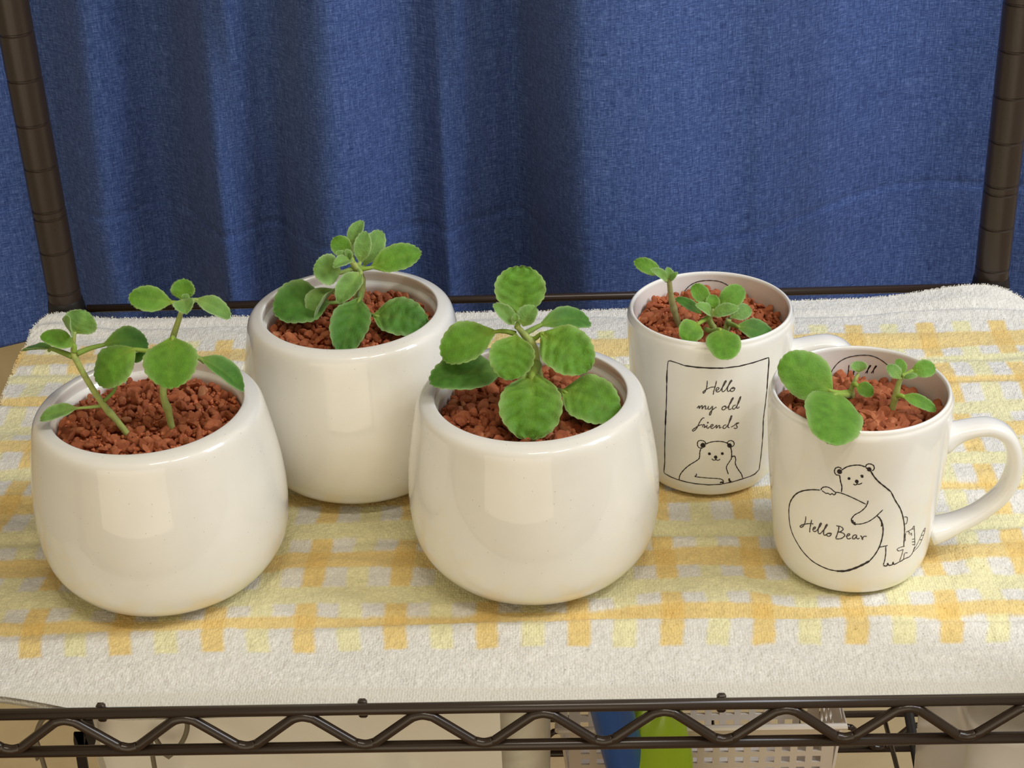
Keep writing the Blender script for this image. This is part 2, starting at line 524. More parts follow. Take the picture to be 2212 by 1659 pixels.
# ------------------------------------------------------------------ towel
POTS = {'A': (-.1624, .0988), 'B': (-.0855, .1832), 'C': (-.0012, .1022), 'D': (.0801, .1772), 'E': (.1359, .0991)}
ROWC = [-.01, .0115, .0375, .0562, .0632, .0721, .0838, .0950, .1080, .1175, .1300, .1470, .1575, .1736, .184, .199, .2101, .2205, .2315, .2475, .2565, .2728, .2835, .2919, .3084, .3177, .37]
ROWV = [-1.5, -1., -.48, -.13, .13, .365, .635, .87, 1.13, 1.365, 1.635, 1.87, 2.13, 2.365, 2.635, 2.87, 3.13, 3.365, 3.635, 3.87, 4.13, 4.365, 4.635, 4.87, 5.13, 5.4, 6.5]


def build_towel():
    NX, NY = 860, 530
    s = np.linspace(0, 1, NX); t = np.linspace(0, 1, NY)
    S, T = np.meshgrid(s, t)
    xl = np.interp(T, [0, .7, .8, .93, .97, 1], [-.277, -.283, -.286, -.2890, -.2890, -.2885])
    xr = np.interp(T, [0, .5, .95, 1], [.268, .274, .276, .272])
    # rounding of the corners
    X = xl + (xr - xl) * S
    yf = np.interp(X, [-.30, -.216, -.185, -.165, .2, .3], [.022, .0118, .0062, .0034, .0034, .0045])
    yr = np.interp(X, [-.30, -.276, -.24, -.17, .0285, .139, .2, .245, .27], [.349, .3470, .3460, .3440, .3440, .3485, .3490, .3485, .347])
    er = np.minimum(X - xl, xr - X); c = .022
    rnd = np.where(er < c, c - np.sqrt(np.maximum(c * c - (c - er) ** 2, 0)), 0)
    Y = (yf + .35 * rnd) + ((yr - .8 * rnd) - (yf + .35 * rnd)) * T
    wob = .0022 * vnoise(X * 16, Y * 30, 11) + .0009 * vnoise(X * 60, Y * 80, 12)
    U = (X * (1 + 1.25 * np.clip(.052 - Y, 0, .03)) + .0215 + wob * .6) / .0385
    Vv = np.interp(Y + wob, ROWC, ROWV)
    # ripples
    h = np.zeros_like(X)
    for yc, dep, wd, sd in ((.058, .0023, .0038, 21), (.106, .0006, .005, 22), (.119, .0014, .0035, 28), (.154, .0019, .0034, 23), (.197, .0007, .004, 24), (.252, .0021, .0034, 25), (.284, .0016, .0032, 26), (.336, .0020, .0032, 27)):
        cen = yc + .0045 * vnoise(X * 9, 0 * X, sd) + .0015 * vnoise(X * 30, 0 * X, sd + 9)
        d = (Y - cen) / wd
        amp = .65 + .5 * vnoise(X * 7, 0 * X + 3, sd + 20)
        h -= dep * amp * np.exp(-d * d)
        h += .35 * dep * amp * np.exp(-((Y - cen + wd * 1.9) / (wd * 1.1)) ** 2)
    h = h * 1.7 + .0019 * vnoise(X * 12, Y * 62, 31) + .0007 * vnoise(X * 34, Y * 110, 32) - .0004
    # edges droop, far edge curls up against the posts
    lift = np.exp(-((X - .243) / .035) ** 2) * .0075 + np.exp(-((X + .280) / .022) ** 2) * .0055
    h += lift * sstep(.318, .343, Y)
    h -= .0016 * sstep(.012, .0035, Y)
    h = np.minimum(h, .0012 + lift * sstep(.318, .343, Y))
    for k, (px, py) in POTS.items():
        d = np.hypot(X - px, Y - py); m_ = sstep(.054, .042, d)
        h = h * (1 - m_) + (-.0013) * m_
    base = h.copy()
    hem = sstep(.0165, .0135, Y)                        # flat woven hem along the front edge
    loops = rng.normal(0, 1, X.shape) * .00009 + .00022 * vnoise(X * 700, Y * 480, 41)
    h = base + loops * (1 - .8 * hem) - .0004 * hem
    Z = h
    V = np.stack([X, Y, Z], -1).reshape(-1, 3)
    # colours
    fu = U % 1.0; fv = Vv % 1.0
    orange = np.array([.80, .605, .245]); pale = np.array([.80, .755, .45]); white = np.array([.755, .735, .675]); dorange = np.array([.79, .555, .19])
    col = np.empty(X.shape + (3,)); col[:] = white
    cu_o = (fu < .122) | (fu > .878); cu_p = np.abs(fu - .5) < .125
    rv_o = (fv < .13) | (fv > .87); rv_p = np.abs(fv - .5) < .135
    inside = (Vv > -.48) & (Vv < 5.40)
    rows = (Vv > -.2) & (Vv < 5.25)
    col[cu_p & inside] = pale; col[cu_o & inside] = orange
    col[rv_p & rows] = pale * .98
    col[rv_o & rows] = orange * np.array([1.0, 1.02, 1.08]); col[rv_o & rows & cu_o] = dorange
    # bleed of neighbouring loops
    cc = col.copy()
    for ax in (0, 1):
        cc = (cc + np.roll(cc, 1, ax) + np.roll(cc, -1, ax)) / 3
    jit = 1 + .05 * rng.normal(0, 1, X.shape)[..., None]
    col = np.clip(cc * jit * (1 + .05 * vnoise(X * 300, Y * 300, 44)[..., None]), 0, .9)
    hw = hem[..., None]
    col = col * (1 - hw) + np.array([.72, .695, .61]) * hw
    n = NX * NY
    i, j = np.meshgrid(np.arange(NY - 1), np.arange(NX - 1), indexing='ij')
    a = (i * NX + j).ravel(); Fc = np.stack([a, a + 1, a + 1 + NX, a + NX], 1)
    # skirt + underside ring
    ring = np.concatenate([np.arange(NX), np.arange(1, NY) * NX + NX - 1, (NY - 1) * NX + np.arange(NX - 2, -1, -1), np.arange(NY - 2, 0, -1) * NX])
    R0 = V[ring]; cen = np.array([0, .18, 0])
    out = R0 - cen; out[:, 2] = 0; out /= np.linalg.norm(out, axis=1)[:, None]
    R1 = R0 + out * .0009 + [0, 0, -.0012]; R2 = R0 + out * .0007 + [0, 0, -.0030]; R3 = R0 - out * .006; R3[:, 2] = -.0044
    R3[:, 2] = np.minimum(R2[:, 2] - .0004, R0[:, 2] - .0036)
    m = len(ring); k = np.arange(m); k1 = (k + 1) % m
    F1 = np.stack([ring[k], n + k, n + k1, ring[k1]], 1)
    F2 = np.stack([n + k, n + m + k, n + m + k1, n + k1], 1)
    F3 = np.stack([n + m + k, n + 2 * m + k, n + 2 * m + k1, n + m + k1], 1)
    colf = col.reshape(-1, 3); rc = colf[ring]
    C = np.concatenate([colf, rc, rc, rc]); C = np.concatenate([C, np.ones((len(C), 1))], 1)
    o = mesh('towel', np.concatenate([V, R1, R2, R3]), np.concatenate([Fc, F1[:, ::-1], F2[:, ::-1], F3[:, ::-1]]), M_TOWEL, None, True, {'tcol': ('FLOAT_COLOR', C)})
    tag(o, 'white terry towel with yellow and orange gingham checks spread over the shelf', 'towel')
    # loose loops standing out along the edges and over the pile
    VV = []; FF = []; CC = []
    q = rng.integers(0, n, 9000)
    q = np.concatenate([q, np.repeat(ring[(V[ring][:, 1] > .02)], 3)])
    P = V[q]; nn = len(P); hemq = hem.ravel()[q]; keep = (hemq < .3) & np.all([np.hypot(P[:, 0] - px, P[:, 1] - py) > .056 if k_ in 'ABC' else np.hypot(P[:, 0] - px, P[:, 1] - py) > .041 for k_, (px, py) in POTS.items()], axis=0); q = q[keep]; P = V[q]; nn = len(P)
    isring = np.isin(q, ring)
    dirn = rng.normal(0, 1, (nn, 3)); dirn[:, 2] = np.abs(dirn[:, 2]) * .5 + .75
    oo = P - cen; oo[:, 2] = 0; oo /= np.linalg.norm(oo, axis=1)[:, None]
    dirn[isring] += oo[isring] * 2.6
    dirn /= np.linalg.norm(dirn, axis=1)[:, None]
    L = rng.uniform(.0004, .0010, nn) * np.where(isring, 1.6, 1)
    side = np.cross(dirn, rng.normal(0, 1, (nn, 3))); side /= np.linalg.norm(side, axis=1)[:, None]
    P = P - dirn * .0002; wd = .00013
    A = P - side * wd; B = P + side * wd; D = P + dirn * L[:, None] + side * wd * 2.2
    E_ = P + dirn * L[:, None] * .8 + side * wd * 5
    VV = np.stack([A, B, E_, D], 1).reshape(-1, 3)
    FF = np.arange(nn * 4).reshape(-1, 4)
    C2 = np.repeat(np.concatenate([np.clip(colf[q] * 1.03, 0, .9), np.ones((nn, 1))], 1), 4, 0)
    f = mesh('pile_loops', VV, FF, M_TOWEL, o, False, {'tcol': ('FLOAT_COLOR', C2)}); tag(f, kind='stuff')
    return X, Y, base


build_towel()

# ------------------------------------------------------------------ lathe
def lathe(profile, cx, cy, seg=96):
    a = np.linspace(0, 2 * np.pi, seg, endpoint=False)
    V = np.concatenate([np.stack([cx + r * np.cos(a), cy + r * np.sin(a), 0 * a + z], 1) for r, z in profile])
    n = len(profile)
    Fc = [tuple(reversed(f)) for f in grid_faces(n, seg, True)]
    Fc += [tuple(range(seg)), tuple(reversed(range((n - 1) * seg, n * seg)))]
    return V, Fc


ZR = [1, .96, .8, .6, .4, .22, .1, .03, 0]


def outer_prof(rs, H):
    P = catmull([(r, z * H) for r, z in zip(rs, ZR)], 6)
    return P[::-1]                                       # bottom to top


PROF = {'A': ([.0472, .0484, .0510, .0534, .0540, .0519, .0461, .0389, .0303], .0839, .0403),
        'B': ([.0466, .0478, .0502, .0526, .0534, .0516, .0466, .0392, .0303], .0846, .0402),
        'C': ([.0472, .0484, .0510, .0534, .0540, .0519, .0461, .0389, .0303], .0839, .0403)}
MUGP = ([.0371, .0380, .0377, .0368, .0353, .0340, .0329, .0306, .0280], .0844, .0351)


def vessel_profile(key):
    rs, H, ri = PROF.get(key) or MUGP
    out = [tuple(p) for p in outer_prof(rs, H - .0016)]
    ro = out[-1][0]; rm = (ro + ri) / 2; hw = (ro - ri) / 2
    lip = [(rm + hw * math.cos(a) * 1.0, H - .0016 + .0016 * math.sin(a)) for a in np.linspace(.15, math.pi - .15, 9)]
    if key in PROF:
        out = [p for p in out if p[1] < .905 * H]; rm = .0430
        q0, z0 = out[-1]; hh = H - z0                     # the wall turns smoothly into a flat lip
        out += [(q0 - .0005, H - hh * .68), (q0 - .0011, H - hh * .45), (q0 - .0018, H - hh * .30)]
        lip = [(q0 - .0026, H - hh * .20), (q0 - .0036, H - hh * .13), (q0 - .0049, H - hh * .08), (q0 - .0062, H - .0003), (ri + .0010, H)]
        lip += [(ri + .0007 - .0007 * math.sin(a), H - .0007 + .0007 * math.cos(a)) for a in np.linspace(.3, math.pi / 2, 4)]
    inner = [(ri, H - .0018), (ri, H - .004), (ri - .0002, H - .008), (ri - .0004, .03), (ri - .004, .012), (ri - .012, .008), (.004, .008)]
    if key in PROF: inner = [(ri, H - .0020), (ri + .0006, H - .0052), (ri + .0006, H - .0056), (ri - .0012, H - .0062), (ri - .0012, H - .009), (ri - .002, .03), (ri - .006, .012), (ri - .014, .008), (.004, .008)]
    return [(.004, .0012), (.022, .0012), (.026, .0003)] + out + lip + inner


LAB = {'A': ('rounded cream glazed pot at the front left, holding two leggy seedlings', 'pot'),
       'B': ('rounded cream glazed pot standing back between the two front pots', 'pot'),
       'C': ('rounded cream glazed pot at the front centre, under the big scalloped leaves', 'pot')}
for k in 'ABC':
    cx, cy = POTS[k]
    V, Fc = lathe(vessel_profile(k), cx, cy, 112)
    o = mesh('plant_pot', V, Fc, M_POT, None, True)
    # put the origin at the base of the pot
    o.data.transform(Matrix.Translation((-cx, -cy, 0))); o.location = (cx, cy, 0)
    tag(o, LAB[k][0], LAB[k][1], 'cream glazed plant pots')

# ------------------------------------------------------------------ mugs
mug = {}
ML = {'D': 'white mug with a framed bear sketch and three lines of script, at the back right',
      'E': 'white mug with a bear hugging a round shape, nearest the right edge'}
for k in 'DE':
    cx, cy = POTS[k]
    r = tag(empty('mug', (cx, cy, 0)), ML[k], 'mug', 'white printed mugs'); mug[k] = r
    V, Fc = lathe(vessel_profile(k), cx, cy, 128)
    mesh('mug_body', V, Fc, M_MUG, r, True)
    cl = catmull([(.0350, .0585), (.0400, .0608), (.0470, .0632), (.0550, .0637), (.0620, .0600), (.0662, .0520), (.0670, .0420), (.0635, .0310), (.0545, .0215), (.0440, .0155), (.0340, .0115)], 5)
    T = np.gradient(cl, axis=0); T /= np.linalg.norm(T, axis=1)[:, None]; N = np.stack([-T[:, 1], T[:, 0]], 1)
    n = len(cl); a = np.linspace(0, 2 * np.pi, 20, endpoint=False)
    tt = np.linspace(0, 1, n)
    hy = .0058 + .0022 * np.exp(-(tt / .10) ** 2) + .0020 * np.exp(-((1 - tt) / .10) ** 2)     # half width
    ht = .0032 + .0030 * np.exp(-(tt / .11) ** 2) + .0016 * np.exp(-((1 - tt) / .10) ** 2)     # half thickness
    V = []
    for i in range(n):
        c_ = np.sign(np.cos(a)) * np.abs(np.cos(a)) ** .8; s_ = np.sign(np.sin(a)) * np.abs(np.sin(a)) ** .8
        V.append(np.stack([cx + cl[i, 0] + N[i, 0] * ht[i] * s_, cy + hy[i] * c_, cl[i, 1] + N[i, 1] * ht[i] * s_], 1))
    mesh('handle', np.concatenate(V), grid_faces(n, 20, True) + [tuple(range(20))[::-1], tuple(range((n - 1) * 20, n * 20))], M_MUG, r, True)

_op = outer_prof(MUGP[0], MUGP[1] - .0016); _or = _op[:, 0]; _oz = _op[:, 1]


def surf(k, u, v, inner=False):
    """where the view line through a point of the drawing meets the mug wall -> point on the wall, outward normal"""
    cx, cy = POTS[k]; d = ray(u, v)
    z = .05
    for _ in range(25):
        r = (MUGP[2] - .0002) if inner else float(np.interp(z, _oz, _or))
        r += -.00008 if inner else .00008
        ox, oy = CP[0] - cx, CP[1] - cy
        a = d[0] ** 2 + d[1] ** 2; b = 2 * (ox * d[0] + oy * d[1]); c = ox * ox + oy * oy - r * r
        disc = max(b * b - 4 * a * c, 0)
        t = (-b + math.sqrt(disc)) / (2 * a) if inner else (-b - math.sqrt(disc)) / (2 * a)
        z = CP[2] + d[2] * t
    P = CP + d * t
    dr = 0 if inner else (np.interp(z + .001, _oz, _or) - np.interp(z - .001, _oz, _or)) / .002
    n = np.array([(P[0] - cx) / r, (P[1] - cy) / r, -dr]); n /= np.linalg.norm(n)
    if inner: n = -n
    return P, n


def strokes(k, name, lst, width, m, off, sc_, inner=False, smooth=True):
    """flat printed ribbons lying on the mug wall; lst: polylines, off/sc_: frame of the points"""
    mb = MB()
    for item in lst:
        wd = width
        if isinstance(item, tuple) and isinstance(item[0], (int, float)) and isinstance(item[1], list): wd = width * item[0]; item = item[1]
        P = np.array(item, float)
        if smooth and len(P) > 2: P = catmull(P, 5)
        else: P = catmull(P, 1) if len(P) > 2 else np.array([P[0] + (P[1] - P[0]) * t for t in np.linspace(0, 1, 6)])
        if len(P) > 6 and not smooth:
            pass
        # resample long spans so the ribbon follows the curve of the wall
        Q = [P[0]]
        for a, b in zip(P[:-1], P[1:]):
            nseg = max(1, int(np.hypot(*(b - a)) / sc_ / 6))
            for t in range(1, nseg + 1): Q.append(a + (b - a) * t / nseg)
        pts = [surf(k, off[0] + q[0] / sc_, off[1] + q[1] / sc_, inner) for q in Q]
        X = np.array([p for p, n in pts]); N = np.array([n for p, n in pts])
        T = np.gradient(X, axis=0); T /= np.linalg.norm(T, axis=1)[:, None] + 1e-12
        S = np.cross(N, T); S /= np.linalg.norm(S, axis=1)[:, None] + 1e-12
        w_ = np.full(len(X), wd / 2) * (1 + .18 * np.array([math.sin(i * 1.7 + len(X)) for i in range(len(X))]))
        w_[0] *= .7; w_[-1] *= .7
        V = np.stack([X - S * w_[:, None], X + S * w_[:, None]], 1).reshape(-1, 3)
        mb.add(V, [(2 * i, 2 * i + 1, 2 * i + 3, 2 * i + 2) for i in range(len(X) - 1)])
    return mb.build(name, m, mug[k], True)


def dot(cx, cy, r, n=7):
    """a filled dot written as a tight spiral"""
    out = []
    for i in range(n * 3):
        a = i * 2 * math.pi / n; q = r * (1 - i / (n * 3)); out.append((cx + q * math.cos(a), cy + q * math.sin(a)))
    return out


# mug D: frame, lettering, bear (coordinates in a 4.74x view of the photo from 1400,740)
oD, sD = (1400, 740), 4.74
strokes('D', 'frame_print', [
    (1.0, [(205, 190), (230, 188), (300, 210), (372, 236)]), (1.5, [(372, 236), (500, 254), (640, 262), (770, 262)]), (1.2, [(770, 262), (930, 243), (1080, 205), (1236, 153)]),
    (1.5, [(1236, 153), (1238, 200), (1228, 330), (1218, 480)]), (1.1, [(1218, 480), (1200, 640), (1180, 790)]), (1.4, [(1180, 790), (1178, 900), (1172, 1000)]), (1.1, [(1172, 1000), (1158, 1150), (1138, 1300)]),
    (1.6, [(1138, 1300), (1095, 1345), (1050, 1368)]), (1.2, [(1050, 1368), (970, 1395), (860, 1428), (740, 1452), (620, 1458), (480, 1445), (380, 1425), (300, 1403), (230, 1375), (165, 1338)]),
    (1.1, [(165, 1338), (162, 1310), (170, 1230), (170, 1050), (176, 850)]), (1.7, [(176, 850), (180, 760), (184, 690)]), (1.1, [(184, 690), (188, 560), (190, 420)]), (1.6, [(190, 420), (192, 330), (195, 280)]), (1.0, [(195, 280), (200, 225), (205, 190)])],
    .00048, M_INK, oD, sD, smooth=False)
strokes('D', 'bear_print', [
    (1.1, [(585, 1042), (640, 1020), (720, 1012), (790, 1022), (830, 1045), (850, 1090), (856, 1140), (852, 1200)]),
    [(545, 1075), (530, 1120), (528, 1160), (520, 1190), (480, 1220), (430, 1250), (380, 1290), (340, 1335), (322, 1370), (318, 1405)],
    [(560, 1082), (520, 1075), (505, 1045), (512, 1012), (545, 1002), (580, 1015), (592, 1045)],
    [(820, 1050), (812, 1025), (835, 1005), (868, 1010), (882, 1038), (868, 1062), (845, 1070)],
    (1.6, dot(562, 1050, 22)), (1.5, dot(834, 1052, 20)),
    (1.2, dot(628, 1138, 11)), (1.2, dot(760, 1136, 11)), (1.2, dot(692, 1172, 14)),
    [(652, 1190), (668, 1203), (690, 1200), (693, 1180), (698, 1200), (720, 1205), (738, 1192)],
    (1.4, [(855, 1175), (868, 1166), (888, 1162)]), [(888, 1162), (898, 1200), (892, 1230), (905, 1270), (930, 1310), (955, 1345), (970, 1390)],
    [(852, 1190), (830, 1225), (806, 1262), (803, 1290), (812, 1320), (822, 1348)],
    [(492, 1342), (496, 1358), (480, 1372), (540, 1380), (620, 1388), (700, 1392), (745, 1398), (770, 1415), (765, 1432)], (1.8, [(738, 1440), (752, 1428), (766, 1436), (772, 1428)]),
    (1.8, [(830, 1390), (832, 1412), (845, 1422), (830, 1430)])],
    .00046, M_INK, oD, sD)
strokes('D', 'lettering', [
    # Hello
    [(606, 392), (604, 430), (597, 470), (582, 505), (567, 519), (563, 506), (584, 488), (615, 470), (650, 457), (692, 454)], [(700, 392), (690, 440), (672, 500), (668, 534)],
    [(690, 492), (715, 484), (726, 466), (708, 462), (695, 485), (706, 506), (735, 498)], [(735, 498), (775, 440), (800, 398), (790, 394), (768, 440), (756, 492), (772, 502), (795, 484)],
    [(795, 484), (830, 430), (858, 392), (846, 390), (822, 440), (812, 490), (828, 500), (846, 480)], [(862, 462), (844, 480), (850, 500), (876, 494), (888, 470), (870, 458), (858, 470), (894, 468)],
    # my old
    [(500, 672), (524, 648), (522, 676), (545, 648), (556, 650), (552, 680), (578, 650), (590, 652), (586, 680), (604, 678)],
    [(620, 650), (612, 678), (632, 682), (660, 652), (652, 700), (640, 738), (628, 740), (636, 712), (668, 682), (700, 660)],
    [(786, 650), (764, 660), (756, 682), (774, 690), (796, 672), (792, 650), (782, 652), (806, 662)],
    [(806, 676), (842, 624), (872, 572), (862, 570), (838, 620), (824, 676), (838, 686), (856, 674)],
    [(898, 640), (874, 648), (864, 672), (880, 682), (904, 656), (936, 600), (950, 556), (938, 566), (916, 630), (908, 668), (922, 672), (936, 656)],
    # friends
    [(578, 772), (556, 776), (530, 812), (512, 850), (490, 886), (462, 908), (456, 894), (486, 872), (520, 850), (556, 840)],
    [(556, 866), (568, 838), (580, 850), (574, 872), (596, 856)], [(606, 842), (600, 868), (614, 878), (630, 860)], dot(612, 820, 5),
    [(632, 864), (658, 856), (666, 842), (650, 840), (640, 862), (652, 880), (676, 870)], [(676, 872), (698, 848), (704, 852), (698, 878), (724, 850), (734, 854), (730, 876), (752, 866)],
    [(800, 842), (776, 850), (766, 872), (784, 880), (812, 850), (844, 796), (858, 752), (846, 760), (826, 826), (818, 866), (834, 872)],
    [(848, 866), (880, 850), (905, 826), (930, 824), (908, 834), (904, 850), (914, 866), (900, 880), (878, 874)]],
    .00046, M_GREYINK, oD, sD)
# mug E (5.267x view from 1640,960)
oE, sE = (1640, 960), 5.267
strokes('E', 'bear_print', [
    (1.2, [(690, 520), (600, 516), (500, 528), (425, 560), (375, 615), (345, 680), (336, 770), (346, 900), (375, 1010), (430, 1120), (500, 1225), (600, 1325), (700, 1385), (800, 1425), (890, 1442)]),
    (2.2, [(880, 1442), (980, 1440), (1080, 1412), (1180, 1368), (1258, 1325)]), (1.2, [(1255, 1328), (1320, 1250), (1370, 1160), (1400, 1060), (1410, 970), (1400, 900), (1375, 845), (1340, 812)]),
    [(860, 545), (920, 552), (1000, 580), (1100, 625), (1215, 682)],
    [(700, 520), (720, 492), (765, 484), (810, 500), (845, 530), (872, 552), (850, 575), (830, 560), (806, 572), (784, 556), (762, 558), (740, 545), (712, 525)],
    (1.1, [(935, 545), (940, 480), (925, 420), (915, 350)]),
    [(915, 352), (875, 345), (856, 310), (868, 272), (905, 260), (940, 278)], (1.7, dot(914, 308, 22)),
    (1.1, [(935, 295), (1000, 255), (1080, 238), (1150, 238), (1210, 258)]), [(1210, 262), (1222, 232), (1258, 222), (1300, 240), (1308, 280), (1282, 304)], (1.5, dot(1252, 282, 20)),
    (1.3, [(1215, 265), (1260, 295), (1310, 370), (1365, 430), (1440, 490), (1500, 540)]), (1.1, [(1500, 540), (1550, 640), (1600, 720), (1630, 800), (1650, 900), (1655, 980), (1650, 1080), (1645, 1160)]),
    (1.2, dot(1022, 388, 11)), (1.1, dot(1172, 366, 10)), (.8, [(1150, 358), (1166, 350), (1186, 356)]), (1.3, dot(1110, 420, 16)),
    [(1072, 450), (1090, 462), (1112, 452), (1112, 430), (1118, 452), (1145, 452), (1172, 438)],
    [(1238, 640), (1232, 670), (1205, 720), (1150, 768), (1090, 800), (1055, 840), (1046, 866)], (2.0, [(1044, 866), (1062, 872), (1062, 890), (1082, 892), (1086, 908), (1102, 908)]),
    [(1102, 908), (1160, 905), (1240, 880), (1310, 835), (1360, 790), (1408, 744)], [(1372, 845), (1392, 890), (1390, 935)],
    [(1370, 1170), (1410, 1162), (1462, 1150)], [(1440, 1160), (1440, 1240), (1428, 1320), (1412, 1372)], (1.2, [(1412, 1378), (1450, 1384), (1462, 1352), (1474, 1374), (1512, 1370), (1524, 1340), (1534, 1366), (1590, 1340)]),
    (1.0, [(1590, 1340), (1660, 1300), (1710, 1278), (1745, 1235), (1772, 1160)])],
    .00046, M_INK, oE, sE)
strokes('E', 'cat_print', [
    [(1650, 825), (1680, 828), (1688, 855), (1676, 900), (1660, 905)],
    [(1668, 1000), (1735, 965), (1762, 928), (1766, 965), (1770, 1050), (1772, 1150)], [(1740, 965), (1762, 960)], [(1690, 985), (1712, 1005), (1700, 1020)], [(1712, 1030), (1732, 1010), (1735, 1040)],
    [(1668, 1010), (1662, 1050), (1664, 1100)], [(1656, 1160), (1610, 1170), (1570, 1192), (1590, 1212), (1640, 1195)], [(1640, 1195), (1622, 1260), (1600, 1330), (1640, 1310), (1655, 1240), (1690, 1235)],
    [(1740, 1080), (1770, 1075)], [(1738, 1110), (1770, 1108)], [(1742, 1140), (1770, 1142)],
    [(1750, 1215), (1790, 1150), (1830, 1070), (1860, 1000), (1890, 950), (1880, 1010), (1850, 1090), (1810, 1165), (1750, 1225)], [(1845, 1040), (1872, 1030)], [(1830, 1085), (1855, 1085)], [(1862, 985), (1885, 985)]],
    .00036, M_GREYINK, oE, sE)
strokes('E', 'lettering', [
    [(530, 820), (527, 862), (515, 905), (495, 935), (472, 944), (464, 932), (490, 915), (535, 905), (575, 902), (616, 905)], [(596, 858), (586, 910), (576, 960), (574, 1002)],
    [(604, 968), (632, 960), (640, 942), (622, 944), (610, 970), (624, 992), (652, 985)], [(652, 985), (690, 935), (708, 900), (694, 900), (676, 945), (670, 1000), (686, 1018), (706, 1005)],
    [(706, 1005), (750, 955), (774, 918), (764, 914), (742, 960), (732, 1020), (748, 1035), (768, 1020)], [(792, 1008), (772, 1020), (774, 1042), (800, 1044), (818, 1024), (804, 1008), (790, 1016), (826, 1012)],
    [(876, 925), (905, 940), (895, 1000), (870, 1070)], [(876, 925), (930, 938), (955, 965), (930, 990), (900, 998)], [(900, 998), (955, 1010), (972, 1040), (930, 1072), (870, 1076)],
    [(985, 1045), (1020, 1038), (1030, 1020), (1010, 1020), (995, 1050), (1012, 1076), (1048, 1066)], [(1112, 1038), (1088, 1030), (1064, 1048), (1066, 1074), (1088, 1072), (1108, 1042)], [(1111, 1036), (1106, 1062), (1124, 1076), (1140, 1066)],
    [(1150, 1040), (1165, 1050), (1175, 1085), (1180, 1060), (1198, 1045), (1225, 1048)]],
    .00048, M_GREYINK, oE, sE)
# prints inside the rims (4.096x view from 1330,530 and 4.608x view from 1630,730)
strokes('D', 'inner_print', [(1.0, [(580, 475), (595, 430), (630, 380), (680, 340), (740, 318), (820, 310), (900, 316), (960, 336), (1000, 362), (1040, 400)])], .0004, M_INK, (1330, 530), 4.096, inner=True)
strokes('E', 'inner_print', [(1.0, [(752, 370), (775, 320), (830, 250), (900, 205), (980, 182), (1080, 172), (1170, 180), (1250, 215), (1320, 268), (1345, 310)]),
    [(940, 268), (936, 320), (928, 372)], [(925, 355), (960, 345), (1000, 335)], [(990, 300), (985, 370)], [(1104, 352), (1134, 308), (1156, 278), (1146, 276), (1128, 312), (1122, 355)], [(1160, 352), (1190, 312), (1214, 282), (1204, 280), (1186, 315), (1180, 355)]], .0004, M_INK, (1630, 730), 4.608, inner=True)

# ------------------------------------------------------------------ clay granules
ICO = [(0, 11, 5), (0, 5, 1), (0, 1, 7), (0, 7, 10), (0, 10, 11), (1, 5, 9), (5, 11, 4), (11, 10, 2), (10, 7, 6), (7, 1, 8), (3, 9, 4), (3, 4, 2), (3, 2, 6), (3, 6, 8), (3, 8, 9), (4, 9, 5), (2, 4, 11), (6, 2, 10), (8, 6, 7), (9, 8, 1)]


def granule_mesh(k, fine=False):
    r = np.random.default_rng(100 + k)
    t = (1 + 5 ** .5) / 2
    V = np.array([(-1, t, 0), (1, t, 0), (-1, -t, 0), (1, -t, 0), (0, -1, t), (0, 1, t), (0, -1, -t), (0, 1, -t), (t, 0, -1), (t, 0, 1), (-t, 0, -1), (-t, 0, 1)], float)
    V /= np.linalg.norm(V[0]); Fc = list(ICO)
    if fine:
        V = [tuple(v) for v in V]; mid = {}; F2 = []

        def m_(a_, b_):
            key = (min(a_, b_), max(a_, b_))
            if key not in mid:
                q = np.array(V[a_]) + np.array(V[b_]); V.append(tuple(q / np.linalg.norm(q))); mid[key] = len(V) - 1
            return mid[key]
        for a_, b_, c_ in Fc:
            x, y, z = m_(a_, b_), m_(b_, c_), m_(c_, a_); F2 += [(a_, x, z), (b_, y, x), (c_, z, y), (x, y, z)]
        V = np.array(V); Fc = F2
    # push vertices towards random cutting planes for a chipped, angular look
    for _ in range(5):
        n = r.normal(0, 1, 3); n /= np.linalg.norm(n); d = r.uniform(.55, .85)
        over = V @ n - d; V = V - np.where(over > 0, over, 0)[:, None] * n
    V = V * r.uniform(.75, 1.25, 3) * np.array([1.12, .95, .85]) + r.normal(0, .045, V.shape)
    return V, Fc


GV = [granule_mesh(k) for k in range(14)]
GM = []
for V, Fc in [granule_mesh(k + 20, True) for k in range(14)]:
    me = bpy.data.meshes.new('granule'); me.from_pydata(V.tolist(), [], Fc); me.materials.append(M_GRAN); me.update(); GM.append(me)


def rand_rot(r):
    q = r.normal(0, 1, 4); q /= np.linalg.norm(q); return Quaternion(q)


BED = {'A': (.0765, .0388, .0021), 'B': (.0745, .0386, .0021), 'C': (.0740, .0388, .0024), 'D': (.0742, .0344, .0021), 'E': (.0730, .0341, .0028)}
BL = {'A': 'red-brown clay gravel filling the front left pot, darker than the rest', 'B': 'red-brown clay gravel filling the pot that stands back between two others',
      'C': 'red-brown clay gravel filling the front centre pot', 'D': 'red-brown clay gravel filling the framed-sketch mug', 'E': 'coarse red-brown clay gravel filling the mug with the hugging bear'}


def bed_z(k, x, y):
    cx, cy = POTS[k]; z0, R, s = BED[k]
    d = math.hypot(x - cx, y - cy) / R
    return z0 + .0010 * (1 - d * d) + .0010 * float(vnoise((x + 1) * 90, (y + 1) * 90, ord(k))) + (.0025 * (y - cy) / R if k in 'D' else 0) - (.0022 * (y - cy) / R if k == 'E' else 0) - (.0016 * (x - cx) / R if k in 'DE' else 0)


